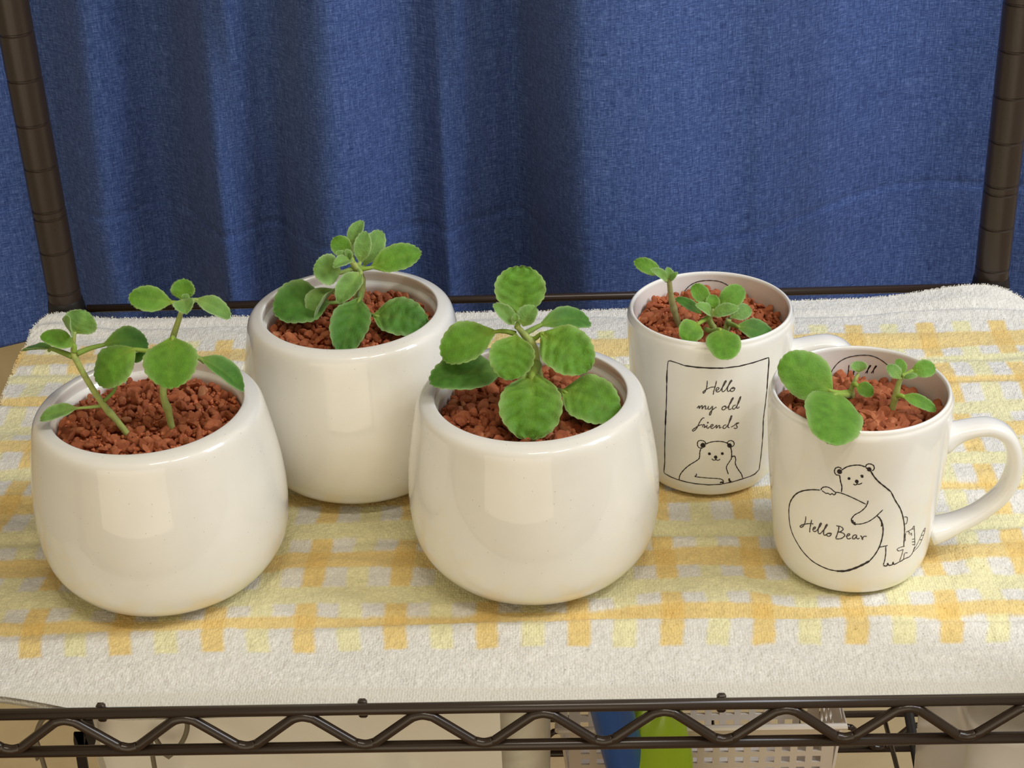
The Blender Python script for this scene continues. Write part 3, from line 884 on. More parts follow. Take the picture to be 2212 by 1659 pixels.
for k in 'ABCDE':
    cx, cy = POTS[k]; z0, R, s = BED[k]; r = np.random.default_rng(ord(k))
    root = tag(empty('clay_gravel', (cx, cy, z0 - .006)), BL[k], 'gravel', 'beds of clay gravel')
    # finer grit below and between, one joined mass
    mb = []; fb = []; n0 = 0
    seg = 40; rings = 12
    for _ in range(900):
        a = r.uniform(0, 2 * math.pi); q = (R - .0012) * math.sqrt(r.uniform(0, 1)); x, y = cx + q * math.cos(a), cy + q * math.sin(a)
        V, Fc = GV[r.integers(0, 14)]
        Rm = np.array(rand_rot(r).to_matrix()); sz = s * r.uniform(.38, .62)
        V = (V * sz) @ Rm.T + [x, y, bed_z(k, x, y) - .0012 + r.uniform(-.0006, .0006)]
        mb.append(V); fb.append(np.array(Fc) + n0); n0 += len(V)
    # a base layer closes the bed
    a = np.linspace(0, 2 * np.pi, seg, endpoint=False); base = []
    for q in np.linspace(0.02, 1, rings):
        for t_ in a: x, y = cx + R * q * math.cos(t_), cy + R * q * math.sin(t_); base.append((x, y, bed_z(k, x, y) - .0026))
    gf = np.array([list(f) for f in grid_faces(rings, seg, True)]); tri = np.concatenate([gf[:, [0, 2, 1]], gf[:, [0, 3, 2]]]) + n0
    o = mesh('gravel_fill', np.concatenate(mb + [np.array(base)]), np.concatenate(fb + [tri]), M_GRAN, root, False); tag(o, kind='stuff')
    # the larger granules, each its own piece
    pts = []; sp = R * 2 / 17.5
    row = 0; yy = -R
    while yy < R:
        xx = -R + (sp / 2 if row % 2 else 0)
        while xx < R:
            x, y = xx + r.uniform(-.34, .34) * sp, yy + r.uniform(-.34, .34) * sp
            if math.hypot(x, y) < R - s * .75: pts.append((x, y))
            xx += sp
        yy += sp * .93; row += 1
    pts.sort(key=lambda p: p[1]); pts = pts[:300]
    for x, y in pts:
        o = bpy.data.objects.new('granule', GM[r.integers(0, 14)]); sc.collection.objects.link(o); o.parent = root
        sz = s * float(np.clip(r.lognormal(.02, .24), .7, 1.5))
        o.scale = (sz * r.uniform(.9, 1.4), sz, sz * r.uniform(.6, .95)); o.rotation_mode = 'QUATERNION'; o.rotation_quaternion = rand_rot(r)
        o.location = (x, y, bed_z(k, cx + x, cy + y) - (z0 - .006) - .0004 + r.uniform(-.0005, .0009))

# ------------------------------------------------------------------ plants
VIEW = -RC[2]


def leaf(plant, name, P0, P1, wpx, mt=None, hint=(0, -.45, .9), node_=None, bend=.10, cup=.10, fold=0., shape=.95, bl=.56, teeth=.045, quilt=.5, nod=0., tip=0., pal=.8, thick=.0011, petr=.0011, wedge=.92, twist=0., base_w=.0):
    """one leaf: blade from P0 to P1, apparent width wpx (photo pixels), optional petiole back to node_"""
    P0 = np.asarray(P0, float); P1 = np.asarray(P1, float)
    A = P1 - P0; L = np.linalg.norm(A); A /= L
    n = np.array(hint, float); n -= A * (n @ A); n /= np.linalg.norm(n)
    e = np.cross(n, A)
    if twist:
        c_, s_ = math.cos(twist), math.sin(twist); n, e = n * c_ + e * s_, e * c_ - n * s_
    mid = (P0 + P1) / 2; vd = (mid - CP) / np.linalg.norm(mid - CP)
    # apparent width of e seen across the blade axis
    ai = A - vd * (A @ vd); ai /= np.linalg.norm(ai) + 1e-9
    ei = e - vd * (e @ vd); ei = ei - ai * (ei @ ai)
    fac = max(np.linalg.norm(ei), .38)
    Wd = wpx / ppm(mid) / fac
    nu, nv = 60, 17
    s_ = np.linspace(0, 1, nu); u = .5 - .5 * np.cos(np.pi * s_)
    v = np.sin(np.linspace(-1, 1, nv) * np.pi / 2)
    wu = np.sin(np.pi * np.clip(u, 0, 1) ** (shape * 1.04)) ** (wedge + (bl - wedge) * sstep(.02, .42, u))
    wu /= wu.max()
    wu = np.maximum(wu, np.where(u < .5, base_w * np.exp(-u * 8), 0))
    wu[0] = max(wu[0], .07); wu[-1] = 0.02
    rr = np.random.default_rng(abs(hash((round(P0[0], 5), round(P1[2], 5)))) % (2 ** 31) if False else int(abs(P0[0] * 1e6 + P1[2] * 1e7)) % (2 ** 31))
    ph = rr.uniform(0, 6)
    # scalloped margin: teeth along the arc
    UU, VV = np.meshgrid(u, v, indexing='ij')
    WW = wu[:, None] * Wd / 2 * np.ones_like(VV)
    lat = VV * WW
    along = UU * L
    # scalloped margin: rounded teeth at even angles about the middle of the blade
    ca = along - L * .52; ang = np.arctan2(lat / (Wd * .5), ca / (L * .5))
    nt_ = 11 if Wd > .012 else 8
    sc1 = teeth * (np.abs(np.sin(ang * nt_ + ph)) - .62) * (1 + .4 * vnoise(ang * 4 + ph, ang * 0 + ph, 55)) * sstep(.10, .32, UU)
    sc1 = sc1 * np.maximum(np.abs(VV) ** 5, sstep(.94, 1., UU))
    lat = lat * (1 + sc1); along = along + ca * sc1
    q = .00095 * quilt * min(Wd / .02, 1.2)
    relief = -q * .9 * np.exp(-(VV / .07) ** 2) * (1 - .5 * UU) - q * np.exp(-((((UU * 5.2 - np.abs(VV) * 1.5 + ph) % 1) - .5) / .17) ** 2) * (1 - np.abs(VV) ** 6) * sstep(0, .15, np.abs(VV)) * sstep(0, .2, UU)
    relief = relief + q * .7 * vnoise(UU * 9 + ph, VV * 5 + ph, 77)
    up = bend * L * 4 * UU * (1 - UU) + cup * Wd * VV ** 2 * (wu[:, None]) + fold * Wd * .5 * np.abs(VV) * wu[:, None] - tip * L * sstep(.6, 1, UU) ** 1 * UU
    edge_ = np.sqrt(np.maximum(1 - VV ** 2, 0)) * np.clip(wu * 1.5, 0, 1)[:, None]
    wave = .02 * Wd * np.sin(UU * 14 + ph) * VV ** 2 * np.sign(VV)
    base = P0 + along[..., None] * A + lat[..., None] * e
    top = base + (up + relief + wave + thick * .5 * edge_)[..., None] * n
    bot = base + (up + wave - thick * .5 * edge_ + relief)[..., None] * n
    V = np.concatenate([top.reshape(-1, 3), bot.reshape(-1, 3)])
    f = grid_faces(nu, nv); N = nu * nv
    Fc = [tuple(reversed(q_)) for q_ in f] + [tuple(i + N for i in q_) for q_ in f]
    rim = list(range(nv)) + [i * nv + nv - 1 for i in range(1, nu)] + [(nu - 1) * nv + j for j in range(nv - 2, -1, -1)] + [i * nv for i in range(nu - 2, 0, -1)]
    m = len(rim)
    Fc += [(rim[i], rim[(i + 1) % m], rim[(i + 1) % m] + N, rim[i] + N) for i in range(m)]
    ed = np.clip(np.abs(VV) ** 8 + sstep(.965, 1, UU) * .7, 0, 1) * .85
    pl = pal * np.exp(-UU / .16) + .16 * np.exp(-(VV / .06) ** 2) * (1 - UU * .6)
    tone = np.stack([ed, np.clip(pl, 0, 1), 0 * ed, 0 * ed + 1], -1).reshape(-1, 4)
    tone = np.concatenate([tone, tone * [.6, 1, 1, 1] + [.12, .3, 0, 0]])
    # short pale hairs around the margin
    hv, hf, ht = [], [], []; n0 = len(V)
    for h in range(150):
        i = rr.integers(1, nu - 1); side = -1 if rr.random() < .5 else 1; j = 0 if side < 0 else nv - 1
        if rr.random() < .12: i = nu - 1; j = rr.integers(0, nv)
        p = base[i, j] + (up[i, j] + wave[i, j]) * n
        d = e * side * (1 - .0 * u[i]) + A * (u[i] - .35) * 1.6 + n * rr.uniform(-.5, .7) + rr.normal(0, .25, 3); d /= np.linalg.norm(d)
        ln = rr.uniform(.00025, .0006); sd = np.cross(d, vd); sd /= np.linalg.norm(sd) + 1e-9
        hv += [p - sd * .00005 - d * .0001, p + sd * .00005 - d * .0001, p + d * ln]; hf.append((n0, n0 + 1, n0 + 2)); n0 += 3; ht += [(1, 0, 0, 1)] * 3
    V = np.concatenate([V, np.array(hv)]); Fc += hf; tone = np.concatenate([tone, np.array(ht, float)])
    if node_ is not None:
        nd = [np.asarray(q_, float) for q_ in (node_ if isinstance(node_, list) else [node_])]
        path = catmull(nd + [P0 + A * L * .03, P0 + A * L * .14 + n * (up[14, nv // 2] - petr * 1.2)], 5)
        tv, tf = tube_geo(path, np.linspace(petr * 1.15, petr * .6, len(path)), 8)
        tf = [tuple(i + len(V) for i in q_) for q_ in tf]
        V = np.concatenate([V, tv]); Fc += tf; tone = np.concatenate([tone, np.tile([.1, .85, 0, 1], (len(tv), 1))])
    return mesh(name, V, Fc, mt or M_LEAF, plant, True, {'tone': ('FLOAT_COLOR', tone)})


def stem(plant, pts, radii, mt=None, knots=()):
    P = catmull(pts, 6); r = np.interp(np.linspace(0, 1, len(P)), np.linspace(0, 1, len(radii)), radii)
    for kk in knots: r = r * (1 + .22 * np.exp(-((np.linspace(0, 1, len(P)) - kk) / .03) ** 2))
    V, Fc = tube_geo(P, r, 14)
    tone = np.tile([.05, .2, 0, 1], (len(V), 1)).astype(float)
    rr = np.random.default_rng(5); hv, hf = [], []; n0 = len(V)
    for h in range(260):
        i = rr.integers(0, len(V)); c_ = P[min(i // 14, len(P) - 1)]; d = V[i] - c_; d = d / (np.linalg.norm(d) + 1e-9) + rr.normal(0, .25, 3)
        sd = np.cross(d, [0, .9, -.4]); sd /= np.linalg.norm(sd) + 1e-9
        hv += [V[i] - sd * .00004, V[i] + sd * .00004, V[i] + d * rr.uniform(.0002, .0005)]; hf.append((n0, n0 + 1, n0 + 2)); n0 += 3
    V = np.concatenate([V, np.array(hv)]); tone = np.concatenate([tone, np.tile([1, 0, 0, 1], (len(hv), 1))])
    return mesh('stem', V, Fc + hf, mt or M_STEM, plant, True, {'tone': ('FLOAT_COLOR', tone)})


class Plant:
    """reads the joints of a plant in a magnified view of the photo; every joint also has its own depth"""
    def __init__(s, label, off, scale, basepx, zsoil, group='potted seedlings'):
        s.off, s.sc = off, scale
        b = s.px(basepx)
        s.base = atZ(b[0], b[1], zsoil); s.Y = s.base[1]
        s.o = tag(empty('seedling', tuple(s.base)), label, 'plant', group)

    def px(s, q): return (s.off[0] + q[0] / s.sc, s.off[1] + q[1] / s.sc)

    def p(s, x, y, dy=0.): a = s.px((x, y)); return atY(a[0], a[1], s.Y + dy)

    def leaf(s, b, t, w, mt=None, nd=None, **kw):
        """b, t = (x, y, depth) of blade base and tip; w = apparent width in the magnified view"""
        node_ = [s.p(*q) for q in (nd if isinstance(nd, list) else [nd])] if nd else None
        return leaf(s.o, kw.pop('name', 'leaf'), s.p(*b), s.p(*t), w / s.sc, mt, node_=node_, **kw)

    def stem(s, pts, rpx, **kw):
        P = [s.p(*q) for q in pts]
        P = [P[0] + (P[0] - P[1]) / np.linalg.norm(P[0] - P[1]) * .006] + P
        rr = [r / s.sc / ppm(P[1]) for r in rpx]
        return stem(s.o, P, [rr[0]] + rr, **kw)


CAMH = (0.02, -.80, .60)      # a blade turned to the viewer
UPH = (0, -.35, .94)

# --- front left pot, leaning seedling
a = Plant('thin seedling leaning left with a long bare stem, in the front left pot', (0, 560), 3.456, (940, 1290), .0775)
a.stem([(940, 1290, 0), (860, 1190, 0), (770, 1085, 0), (650, 900, 0), (560, 730, .0), (548, 640, .001), (556, 540, .002)], [24, 24, 24, 23, 22, 17, 15], knots=(.35, .72))
a.leaf((555, 560, .002), (640, 385, .006), 250, M_LEAFP, None, hint=(.2, -.9, .2), bl=.5, shape=1.2, cup=.25, quilt=.3)
a.leaf((548, 560, .001), (520, 430, -.003), 60, M_LEAFP, None, hint=(-.5, -.6, .5), bl=.5, quilt=.1, name='bud_leaf')
a.leaf((560, 645, .0), (302, 575, -.002), 138, M_LEAF, (552, 690, 0), hint=(.1, -.55, .8), bl=.5, bend=.12, teeth=.02)
a.leaf((390, 668, .004), (172, 678, .008), 56, M_LEAFD, [(540, 725, 0), (450, 690, .002)], hint=(0, .2, 1), bl=.5, bend=.06, teeth=.02)
a.leaf((760, 640, .006), (1105, 640, .014), 200, M_LEAFD, [(575, 705, 0), (670, 665, .003)], hint=(.1, -.6, .75), bend=.22, bl=.5, shape=1.1)
a.leaf((585, 1110, -.004), (300, 1205, -.008), 105, M_LEAFP, [(755, 1095, 0), (670, 1105, -.002)], hint=(-.1, -.55, .8), bl=.5, bend=.08, fold=.3, petr=.0007)
a.leaf((990, 770, .010), (1090, 700, .012), 70, M_LEAFD, [(775, 1060, 0), (850, 985, .004), (885, 900, .008)], hint=(0, -.7, .7), petr=.0007)
# --- front left pot, upright seedling
b = Plant('upright seedling with a round leaf facing front, in the front left pot', (0, 560), 3.456, (1282, 1260), .0775)
b.stem([(1282, 1260, 0), (1255, 1130, 0), (1220, 1020, 0), (1225, 900, .001), (1255, 740, .002), (1290, 590, .003), (1335, 450, .004), (1372, 330, .004)], [25, 27, 26, 26, 25, 24, 20, 16], knots=(.28, .65))
b.leaf((1288, 575, -.001), (1282, 965, -.018), 405, M_LEAF, (1292, 590, .003), hint=(.0, -.8, .6), bl=.5, shape=1.02, bend=.10, cup=.03, quilt=.25, pal=.55)
b.leaf((1015, 665, -.002), (725, 925, -.010), 285, M_LEAF, [(1250, 650, .002), (1130, 685, .0)], hint=(-.25, -.55, .8), bl=.5, shape=1.05, bend=.16, cup=-.1, quilt=.3)
b.leaf((1480, 735, .0), (1818, 985, .002), 150, M_LEAFD, (1310, 640, .002), hint=(.55, -.3, .7), bl=.55, bend=.08, fold=.25, teeth=.035, quilt=.3)
b.leaf((1300, 325, .003), (962, 285, .0), 195, M_LEAF, (1360, 335, .004), hint=(0, -.75, .65), bl=.5, shape=1.2, bend=.06, quilt=.3)
b.leaf((1372, 310, .006), (1372, 148, .010), 178, M_LEAF, (1372, 330, .004), hint=(0, -.9, .4), bl=.5, cup=.1, quilt=.2)
b.leaf((1455, 300, .004), (1718, 440, .002), 135, M_LEAFP, (1380, 325, .004), hint=(.25, -.5, .8), bl=.48, bend=.10, fold=.2, quilt=.3)
b.leaf((1372, 300, .001), (1390, 408, -.005), 160, M_LEAFP, None, hint=(0, -.5, .85), bl=.5, fold=.3, quilt=.3)
b.leaf((1375, 315, .002), (1400, 262, .003), 60, M_LEAFP, None, hint=(0, -.9, .3), bl=.5, teeth=0, name='bud_leaf')

# --- back pot
c = Plant('bushy dense-rosette plant in the pot set back between the front pots', (520, 440), 4.608, (1120, 1060), .0755)
c.stem([(1120, 1060, 0), (1165, 960, -.001), (1200, 830, -.001), (1185, 720, -.001), (1150, 640, -.003), (1100, 570, -.004)], [50, 48, 42, 42, 40, 26], knots=(.3, .6))
c.leaf((900, 985, -.006), (325, 1080, -.016), 440, M_LEAFD, [(1110, 1010, 0), (1000, 985, -.003)], hint=(-.1, -.5, .85), bl=.52, shape=1.15, bend=.10, quilt=.35)
c.leaf((945, 850, -.008), (725, 1172, -.018), 150, M_LEAFP, (1150, 800, -.002), hint=(-.6, -.4, .6), bl=.5, fold=.7, quilt=.2)
c.leaf((1185, 935, -.014), (1005, 1512, -.046), 390, M_LEAFD, (1190, 890, -.002), hint=(.1, -.55, .8), bl=.56, shape=1.1, bend=.10, quilt=1.1, pal=.5)
c.leaf((1310, 1110, -.020), (1868, 1230, -.026), 385, M_LEAFD, [(1180, 1060, 0), (1240, 1085, -.010)], hint=(.1, -.55, .85), bl=.48, bend=.12, quilt=1.3)
c.leaf((1205, 680, -.008), (975, 992, -.020), 220, M_LEAFP, (1165, 650, -.003), hint=(.1, -.5, .85), bl=.5, bend=.06, fold=.25, cup=.15, quilt=.4)
c.leaf((1000, 690, -.006), (725, 640, -.010), 310, M_LEAFP, (1130, 640, -.003), hint=(.1, -.8, .6), bl=.46, quilt=.2, shape=1.05)
c.leaf((1095, 510, -.002), (920, 345, .0), 205, M_LEAF, (1120, 590, -.004), hint=(0, -.85, .5), bl=.48, shape=1.15, quilt=.2)
c.leaf((1095, 430, .004), (1215, 172, .012), 140, M_LEAFP, (1115, 590, -.003), hint=(-.2, -.75, .6), bl=.48, fold=.3, quilt=.3)
c.leaf((1185, 600, -.003), (1240, 275, .003), 175, M_LEAFP, (1160, 620, -.003), hint=(.1, -.85, .5), bl=.5, fold=.1, shape=1.1, quilt=.4)
c.leaf((1215, 640, .002), (1395, 268, .014), 215, M_LEAFP, (1170, 640, -.002), hint=(.2, -.8, .5), bl=.5, shape=1.25, quilt=.4)
c.leaf((1270, 645, -.003), (1795, 480, .002), 270, M_LEAF, (1185, 655, -.003), hint=(0, -.7, .7), bl=.5, shape=1.15, bend=.06, quilt=.7)
c.leaf((1110, 560, -.008), (925, 635, -.015), 115, M_LEAFP, None, hint=(0, -.5, .85), bl=.5, fold=.3, quilt=.2)
c.leaf((1060, 545, -.007), (950, 480, -.009), 90, M_LEAFP, None, hint=(0, -.8, .6), bl=.5, teeth=0, quilt=0, name='bud_leaf')
c.leaf((1090, 545, -.007), (1050, 455, -.008), 80, M_LEAFP, None, hint=(.2, -.8, .6), bl=.5, teeth=0, quilt=0, name='bud_leaf')
c.leaf((1080, 540, -.008), (1112, 490, -.009), 60, M_LEAFP, None, hint=(-.3, -.8, .5), bl=.5, teeth=0, quilt=0, name='bud_leaf')

# --- front centre pot
d = Plant('largest plant with broad round scalloped leaves, in the front centre pot', (880, 550), 3.95, (1120, 1210), .0755)
d.stem([(1120, 1210, 0), (1115, 1080, 0), (1095, 940, 0), (1075, 800, .0), (1010, 700, -.002), (935, 610, -.003)], [46, 50, 44, 40, 32, 22], knots=(.25, .75))
d.leaf((955, 560, .004), (968, 98, .020), 440, M_LEAF, (935, 620, -.003), hint=(0, -.88, .48), bl=.47, shape=1.2, bend=.04, cup=.02, quilt=1.1, pal=.7, teeth=.04)
d.leaf((915, 600, -.004), (735, 425, -.003), 130, M_LEAFP, None, hint=(.3, -.7, .6), bl=.46, fold=.3, quilt=.3)
d.leaf((985, 615, -.004), (1090, 440, .0), 165, M_LEAFP, None, hint=(-.3, -.75, .6), bl=.46, fold=.25, quilt=.3)
d.leaf((925, 570, -.006), (925, 505, -.005), 62, M_LEAFP, None, hint=(0, -.8, .6), bl=.5, teeth=0, quilt=0, fold=.4, name='bud_leaf')
d.leaf((1120, 605, .010), (1560, 580, .026), 200, M_LEAFD, (990, 680, -.001), hint=(0, -.6, .8), bl=.5, bend=.14, quilt=.6)
d.leaf((1135, 665, -.001), (1560, 975, -.014), 420, M_LEAF, [(1040, 720, 0), (1090, 715, 0)], hint=(.15, -.72, .68), bl=.43, shape=1.0, bend=.08, cup=.02, quilt=1.2, teeth=.035)
d.leaf((770, 650, -.003), (295, 880, -.010), 345, M_LEAF, [(920, 675, -.002), (840, 655, -.003)], hint=(-.15, -.6, .8), bl=.47, shape=1.2, bend=.10, quilt=.4)
d.leaf((930, 675, -.006), (865, 1072, -.022), 390, M_LEAF, None, hint=(0, -.65, .75), bl=.46, shape=1.12, bend=.10, quilt=.8)
d.leaf((800, 1010, -.004), (188, 1085, -.014), 325, M_LEAFD, [(1090, 1040, 0), (940, 1010, -.002)], hint=(-.1, -.55, .85), bl=.47, bend=.12, quilt=.5)
d.leaf((1065, 1010, -.012), (1045, 1578, -.039), 545, M_LEAF, (1100, 940, -.002), hint=(0, -.66, .75), bl=.46, shape=1.12, bend=.10, cup=.0, quilt=1.4, pal=.9, wedge=.6, teeth=.035, petr=.0022)
d.leaf((1310, 1160, -.013), (1800, 1370, -.022), 410, M_LEAF, [(1130, 1130, 0), (1220, 1140, -.002)], hint=(.12, -.6, .8), bl=.43, bend=.10, quilt=.6, teeth=.04)

# --- mug with the frame: tall shoot
e_ = Plant('tall bare-stemmed shoot leaning left over the rim of the framed-sketch mug', (1330, 530), 4.096, (555, 690), .0765)
e_.stem([(555, 690, 0), (525, 600, 0), (500, 510, 0), (485, 420, 0), (475, 330, 0), (465, 300, 0)], [27, 28, 29, 25, 22, 18], mt=M_STEMB, knots=(.4,))
e_.leaf((415, 265, -.001), (165, 140, .002), 135, M_LEAF, (455, 310, 0), hint=(.1, -.75, .65), bl=.46, shape=1.15, quilt=.3)
e_.leaf((455, 315, -.003), (312, 215, -.006), 78, M_LEAFP, None, hint=(0, -.6, .8), bl=.48, fold=.3, quilt=.2)
e_.leaf((475, 310, .0), (455, 195, .001), 84, M_LEAFP, None, hint=(.2, -.8, .5), bl=.48, fold=.2, quilt=.2)
e_.leaf((480, 315, .0), (548, 240, -.002), 48, M_LEAFP, None, hint=(-.3, -.7, .6), bl=.5, quilt=.1)
# --- mug with the frame: bushy plant
f_ = Plant('low bushy plant with spoon-shaped leaves hanging over the front of the framed-sketch mug', (1330, 530), 4.096, (900, 800), .0755)
f_.stem([(900, 800, 0), (860, 720, -.002), (825, 650, -.004), (850, 610, -.005), (870, 570, -.005)], [26, 26, 26, 22, 18], knots=(.4,))
f_.stem([(960, 790, .004), (985, 720, .004), (1000, 650, .004)], [28, 30, 26], mt=M_STEM)
f_.leaf((830, 560, -.002), (690, 348, .006), 150, M_LEAF, None, hint=(.1, -.85, .5), bl=.46, shape=1.25, quilt=.2)
f_.leaf((890, 560, .0), (1130, 380, .006), 200, M_LEAF, None, hint=(-.1, -.85, .5), bl=.46, shape=1.2, quilt=.25)
f_.leaf((850, 575, -.003), (860, 438, .001), 125, M_LEAF, None, hint=(0, -.85, .5), bl=.48, cup=.2, quilt=.2)
f_.leaf((845, 620, -.006), (708, 530, -.009), 85, M_LEAFP, None, hint=(-.1, -.5, .85), bl=.5, fold=.25, quilt=.2)
f_.leaf((850, 620, -.008), (1090, 560, -.010), 115, M_LEAFP, None, hint=(0, -.6, .8), bl=.48, cup=.2, quilt=.3)
f_.leaf((1010, 640, .004), (1195, 560, .010), 150, M_LEAFP, None, hint=(.1, -.7, .7), bl=.5, quilt=.5)
f_.leaf((760, 610, .010), (530, 470, .016), 92, M_LEAFD, None, hint=(.1, -.6, .8), bl=.52, fold=.1, quilt=.3)
f_.leaf((735, 690, -.011), (590, 835, -.018), 225, M_LEAF, [(820, 640, -.005), (775, 665, -.008)], hint=(-.05, -.8, .6), bl=.4, quilt=.2, teeth=.015)
f_.leaf((915, 735, -.017), (990, 1010, -.036), 300, M_LEAF, [(800, 745, -.003), (850, 760, -.009)], hint=(.05, -.8, .6), bl=.40, shape=1.0, bend=.06, cup=.0, quilt=.2, teeth=.015)
f_.leaf((1065, 715, -.004), (1395, 815, -.004), 180, M_LEAFD, (1000, 690, .003), hint=(.05, -.55, .85), bl=.48, bend=.08, quilt=.4)

# --- mug with the hugging bear
g = Plant('seedling with two big smooth round leaves, left side of the hugging-bear mug', (1630, 730), 4.608, (985, 640), .0745)
g.stem([(985, 640, 0), (960, 560, 0), (975, 480, .0), (1005, 410, .0), (1035, 355, .001)], [30, 32, 24, 20, 14], knots=(.4,))
g.leaf((775, 540, -.006), (262, 212, .0), 465, M_LEAF, [(950, 545, 0), (850, 550, -.003)], hint=(.05, -.8, .6), bl=.40, shape=.90, bend=.06, cup=-.05, quilt=.25, pal=.6, teeth=.025, petr=.0013)
g.leaf((800, 555, -.014), (738, 1050, -.052), 590, M_LEAF, (935, 570, -.001), hint=(.05, -.8, .6), bl=.44, shape=.96, wedge=.42, bend=.07, cup=-.03, quilt=.25, pal=.3, teeth=.02, petr=.0013)
g.leaf((1010, 470, -.002), (1178, 565, -.005), 145, M_LEAF, (985, 450, 0), hint=(.1, -.75, .65), bl=.45, quilt=.2)
g.leaf((1035, 345, .0), (1030, 232, .003), 165, M_LEAFP, None, hint=(0, -.8, .6), bl=.5, cup=.2, quilt=.2)
h = Plant('small seedling with a pale stem, right side of the hugging-bear mug', (1630, 730), 4.608, (1350, 760), .0735)
h.stem([(1350, 760, 0), (1385, 650, 0), (1412, 540, 0), (1435, 450, 0), (1460, 390, 0)], [30, 33, 32, 27, 22], knots=(.5,))
h.leaf((1450, 405, -.001), (1322, 275, .002), 125, M_LEAFP, None, hint=(.1, -.75, .65), bl=.48, quilt=.2)
h.leaf((1470, 370, .001), (1428, 210, .006), 115, M_LEAF, None, hint=(.1, -.8, .6), bl=.48, quilt=.2)
h.leaf((1480, 400, -.002), (1620, 375, -.003), 58, M_LEAFP, None, hint=(0, -.6, .8), bl=.5, quilt=.1)
h.leaf((1555, 330, .002), (1798, 300, .004), 180, M_LEAF, [(1470, 385, 0), (1515, 360, .001)], hint=(0, -.75, .65), bl=.42, quilt=.2)
h.leaf((1460, 575, -.002), (1800, 725, -.006), 128, M_LEAF, (1405, 570, 0), hint=(.1, -.6, .8), bl=.42, bend=.08, fold=.1, quilt=.2)

# ------------------------------------------------------------------ things on the lower shelf
ZS = -.3105


def frosted(name, col, rough=.45, alpha_trans=.25):
    m, nt, b_ = mat(name, col, rough, .5)
    b_.inputs['Transmission Weight'].default_value = alpha_trans
    b_.inputs['Subsurface Weight'].default_value = .2; b_.inputs['Subsurface Scale'].default_value = .02
    n = node(nt, 'ShaderNodeTexNoise', i_Scale=14., i_Detail=3.); nt.links.new(objco(nt, (1, 1, 2)), n.inputs['Vector'])
    bump(nt, b_, n.outputs[0], .5, .01)
    return m


# storage bin (frosted), tapering walls with a rolled rim and a seam
def ring_rect(x0, x1, y0, y1, z, r=.012, n=6):
    out = []
    for cx, cy, a0 in ((x1 - r, y1 - r, 0), (x0 + r, y1 - r, 90), (x0 + r, y0 + r, 180), (x1 - r, y0 + r, 270)):
        for k in range(n):
            a_ = math.radians(a0 + 90 * k / (n - 1)); out.append((cx + r * math.cos(a_), cy + r * math.sin(a_), z))
    return out


bin_ = tag(empty('storage_bin', (-.09, .24, ZS)), 'large frosted plastic storage bin on the lower shelf, left half', 'storage bin')
x0, x1, y0, y1, zt = atY(165, 1560, .06)[0], atY(1182, 1560, .06)[0], .06, .30, -.032
rr_ = []
for q, z in ((.010, ZS), (.004, ZS + .06), (.001, zt - .012), (-.002, zt - .010), (-.004, zt - .004), (-.002, zt), (.003, zt), (.005, zt - .01), (.012, ZS + .006)):
    rr_ += ring_rect(x0 + q, x1 - q, y0 + q, y1 - q, z)
nr = 9; ns = 24
mesh('bin_body', rr_, [tuple(reversed(f)) for f in grid_faces(nr, ns, True)] + [tuple(range((nr - 1) * ns, nr * ns)), tuple(range(ns))], frosted('frosted_plastic', lin(242, 238, 226), .4, .02), bin_, True)
# folded clear film lying inside and over the bin front
NX, NZ = 90, 40
S, T = np.meshgrid(np.linspace(0, 1, NX), np.linspace(0, 1, NZ))
fx0, fx1 = x0 + .012, x1 - .02
FX = fx0 + (fx1 - fx0) * S; FZ = ZS + .004 + (zt - ZS - .012) * T
FY = y0 - .0075 - .0070 * np.abs(vnoise(FX * 22 + FZ * 30, FZ * 16 - FX * 8, 61)) - .0012 * vnoise(FX * 70, FZ * 60, 62)
Vf = np.stack([FX, FY, FZ], -1).reshape(-1, 3)
V2 = Vf + [0, .0008, 0]
ff = grid_faces(NZ, NX)
fm, fnt, fb_ = mat('wrinkled_film', lin(244, 241, 232), .28, .6)
fb_.inputs['Transmission Weight'].default_value = .05
o = mesh('plastic_film', np.concatenate([Vf, V2]), ff + [tuple(reversed([i + NX * NZ for i in f])) for f in ff], fm, None, True)
tag(o, 'wrinkled translucent plastic film over the front of the storage bin', 'plastic film')
# thin cables hanging in front of the film
M_CAB = mat('grey_cable', lin(120, 112, 95), .5, .4)[0]
for nm, lst, lab in (('cable', [(402, 1545), (404, 1575), (392, 1605), (365, 1635), (335, 1665)], 'thin grey cable curving down in front of the storage bin'),
                     ('cable', [(112, 1535), (88, 1560), (76, 1600), (82, 1640), (100, 1670)], 'thin cable hanging against the wall at the far left below the towel')):
    P = [atY(u, v, .040) for u, v in lst]
    P = [P[0] + [0, 0, .008]] + P + [np.array([P[-1][0] + .01, .040, ZS + .002])]
    o = MB().tube(catmull(P, 6), .0011, 8).build(nm, M_CAB); tag(o, lab, 'cable')
P = [atY(u, v, .042) for u, v in ((196, 1596), (188, 1625), (180, 1665))]
mb = MB()
Pp = catmull([P[0] + [0, 0, .01]] + P + [np.array([P[-1][0] - .003, .042, ZS + .001])], 5)
Vs = np.concatenate([np.stack([p + [-.0022, 0, 0], p + [.0022, 0, 0], p + [.0022, .0012, 0], p + [-.0022, .0012, 0]]) for p in Pp])
o = mesh('strap', Vs, grid_faces(len(Pp), 4, True) + [(3, 2, 1, 0)], M_SLEEVE, None, False); tag(o, 'narrow black strap hanging by the left end of the storage bin', 'strap')

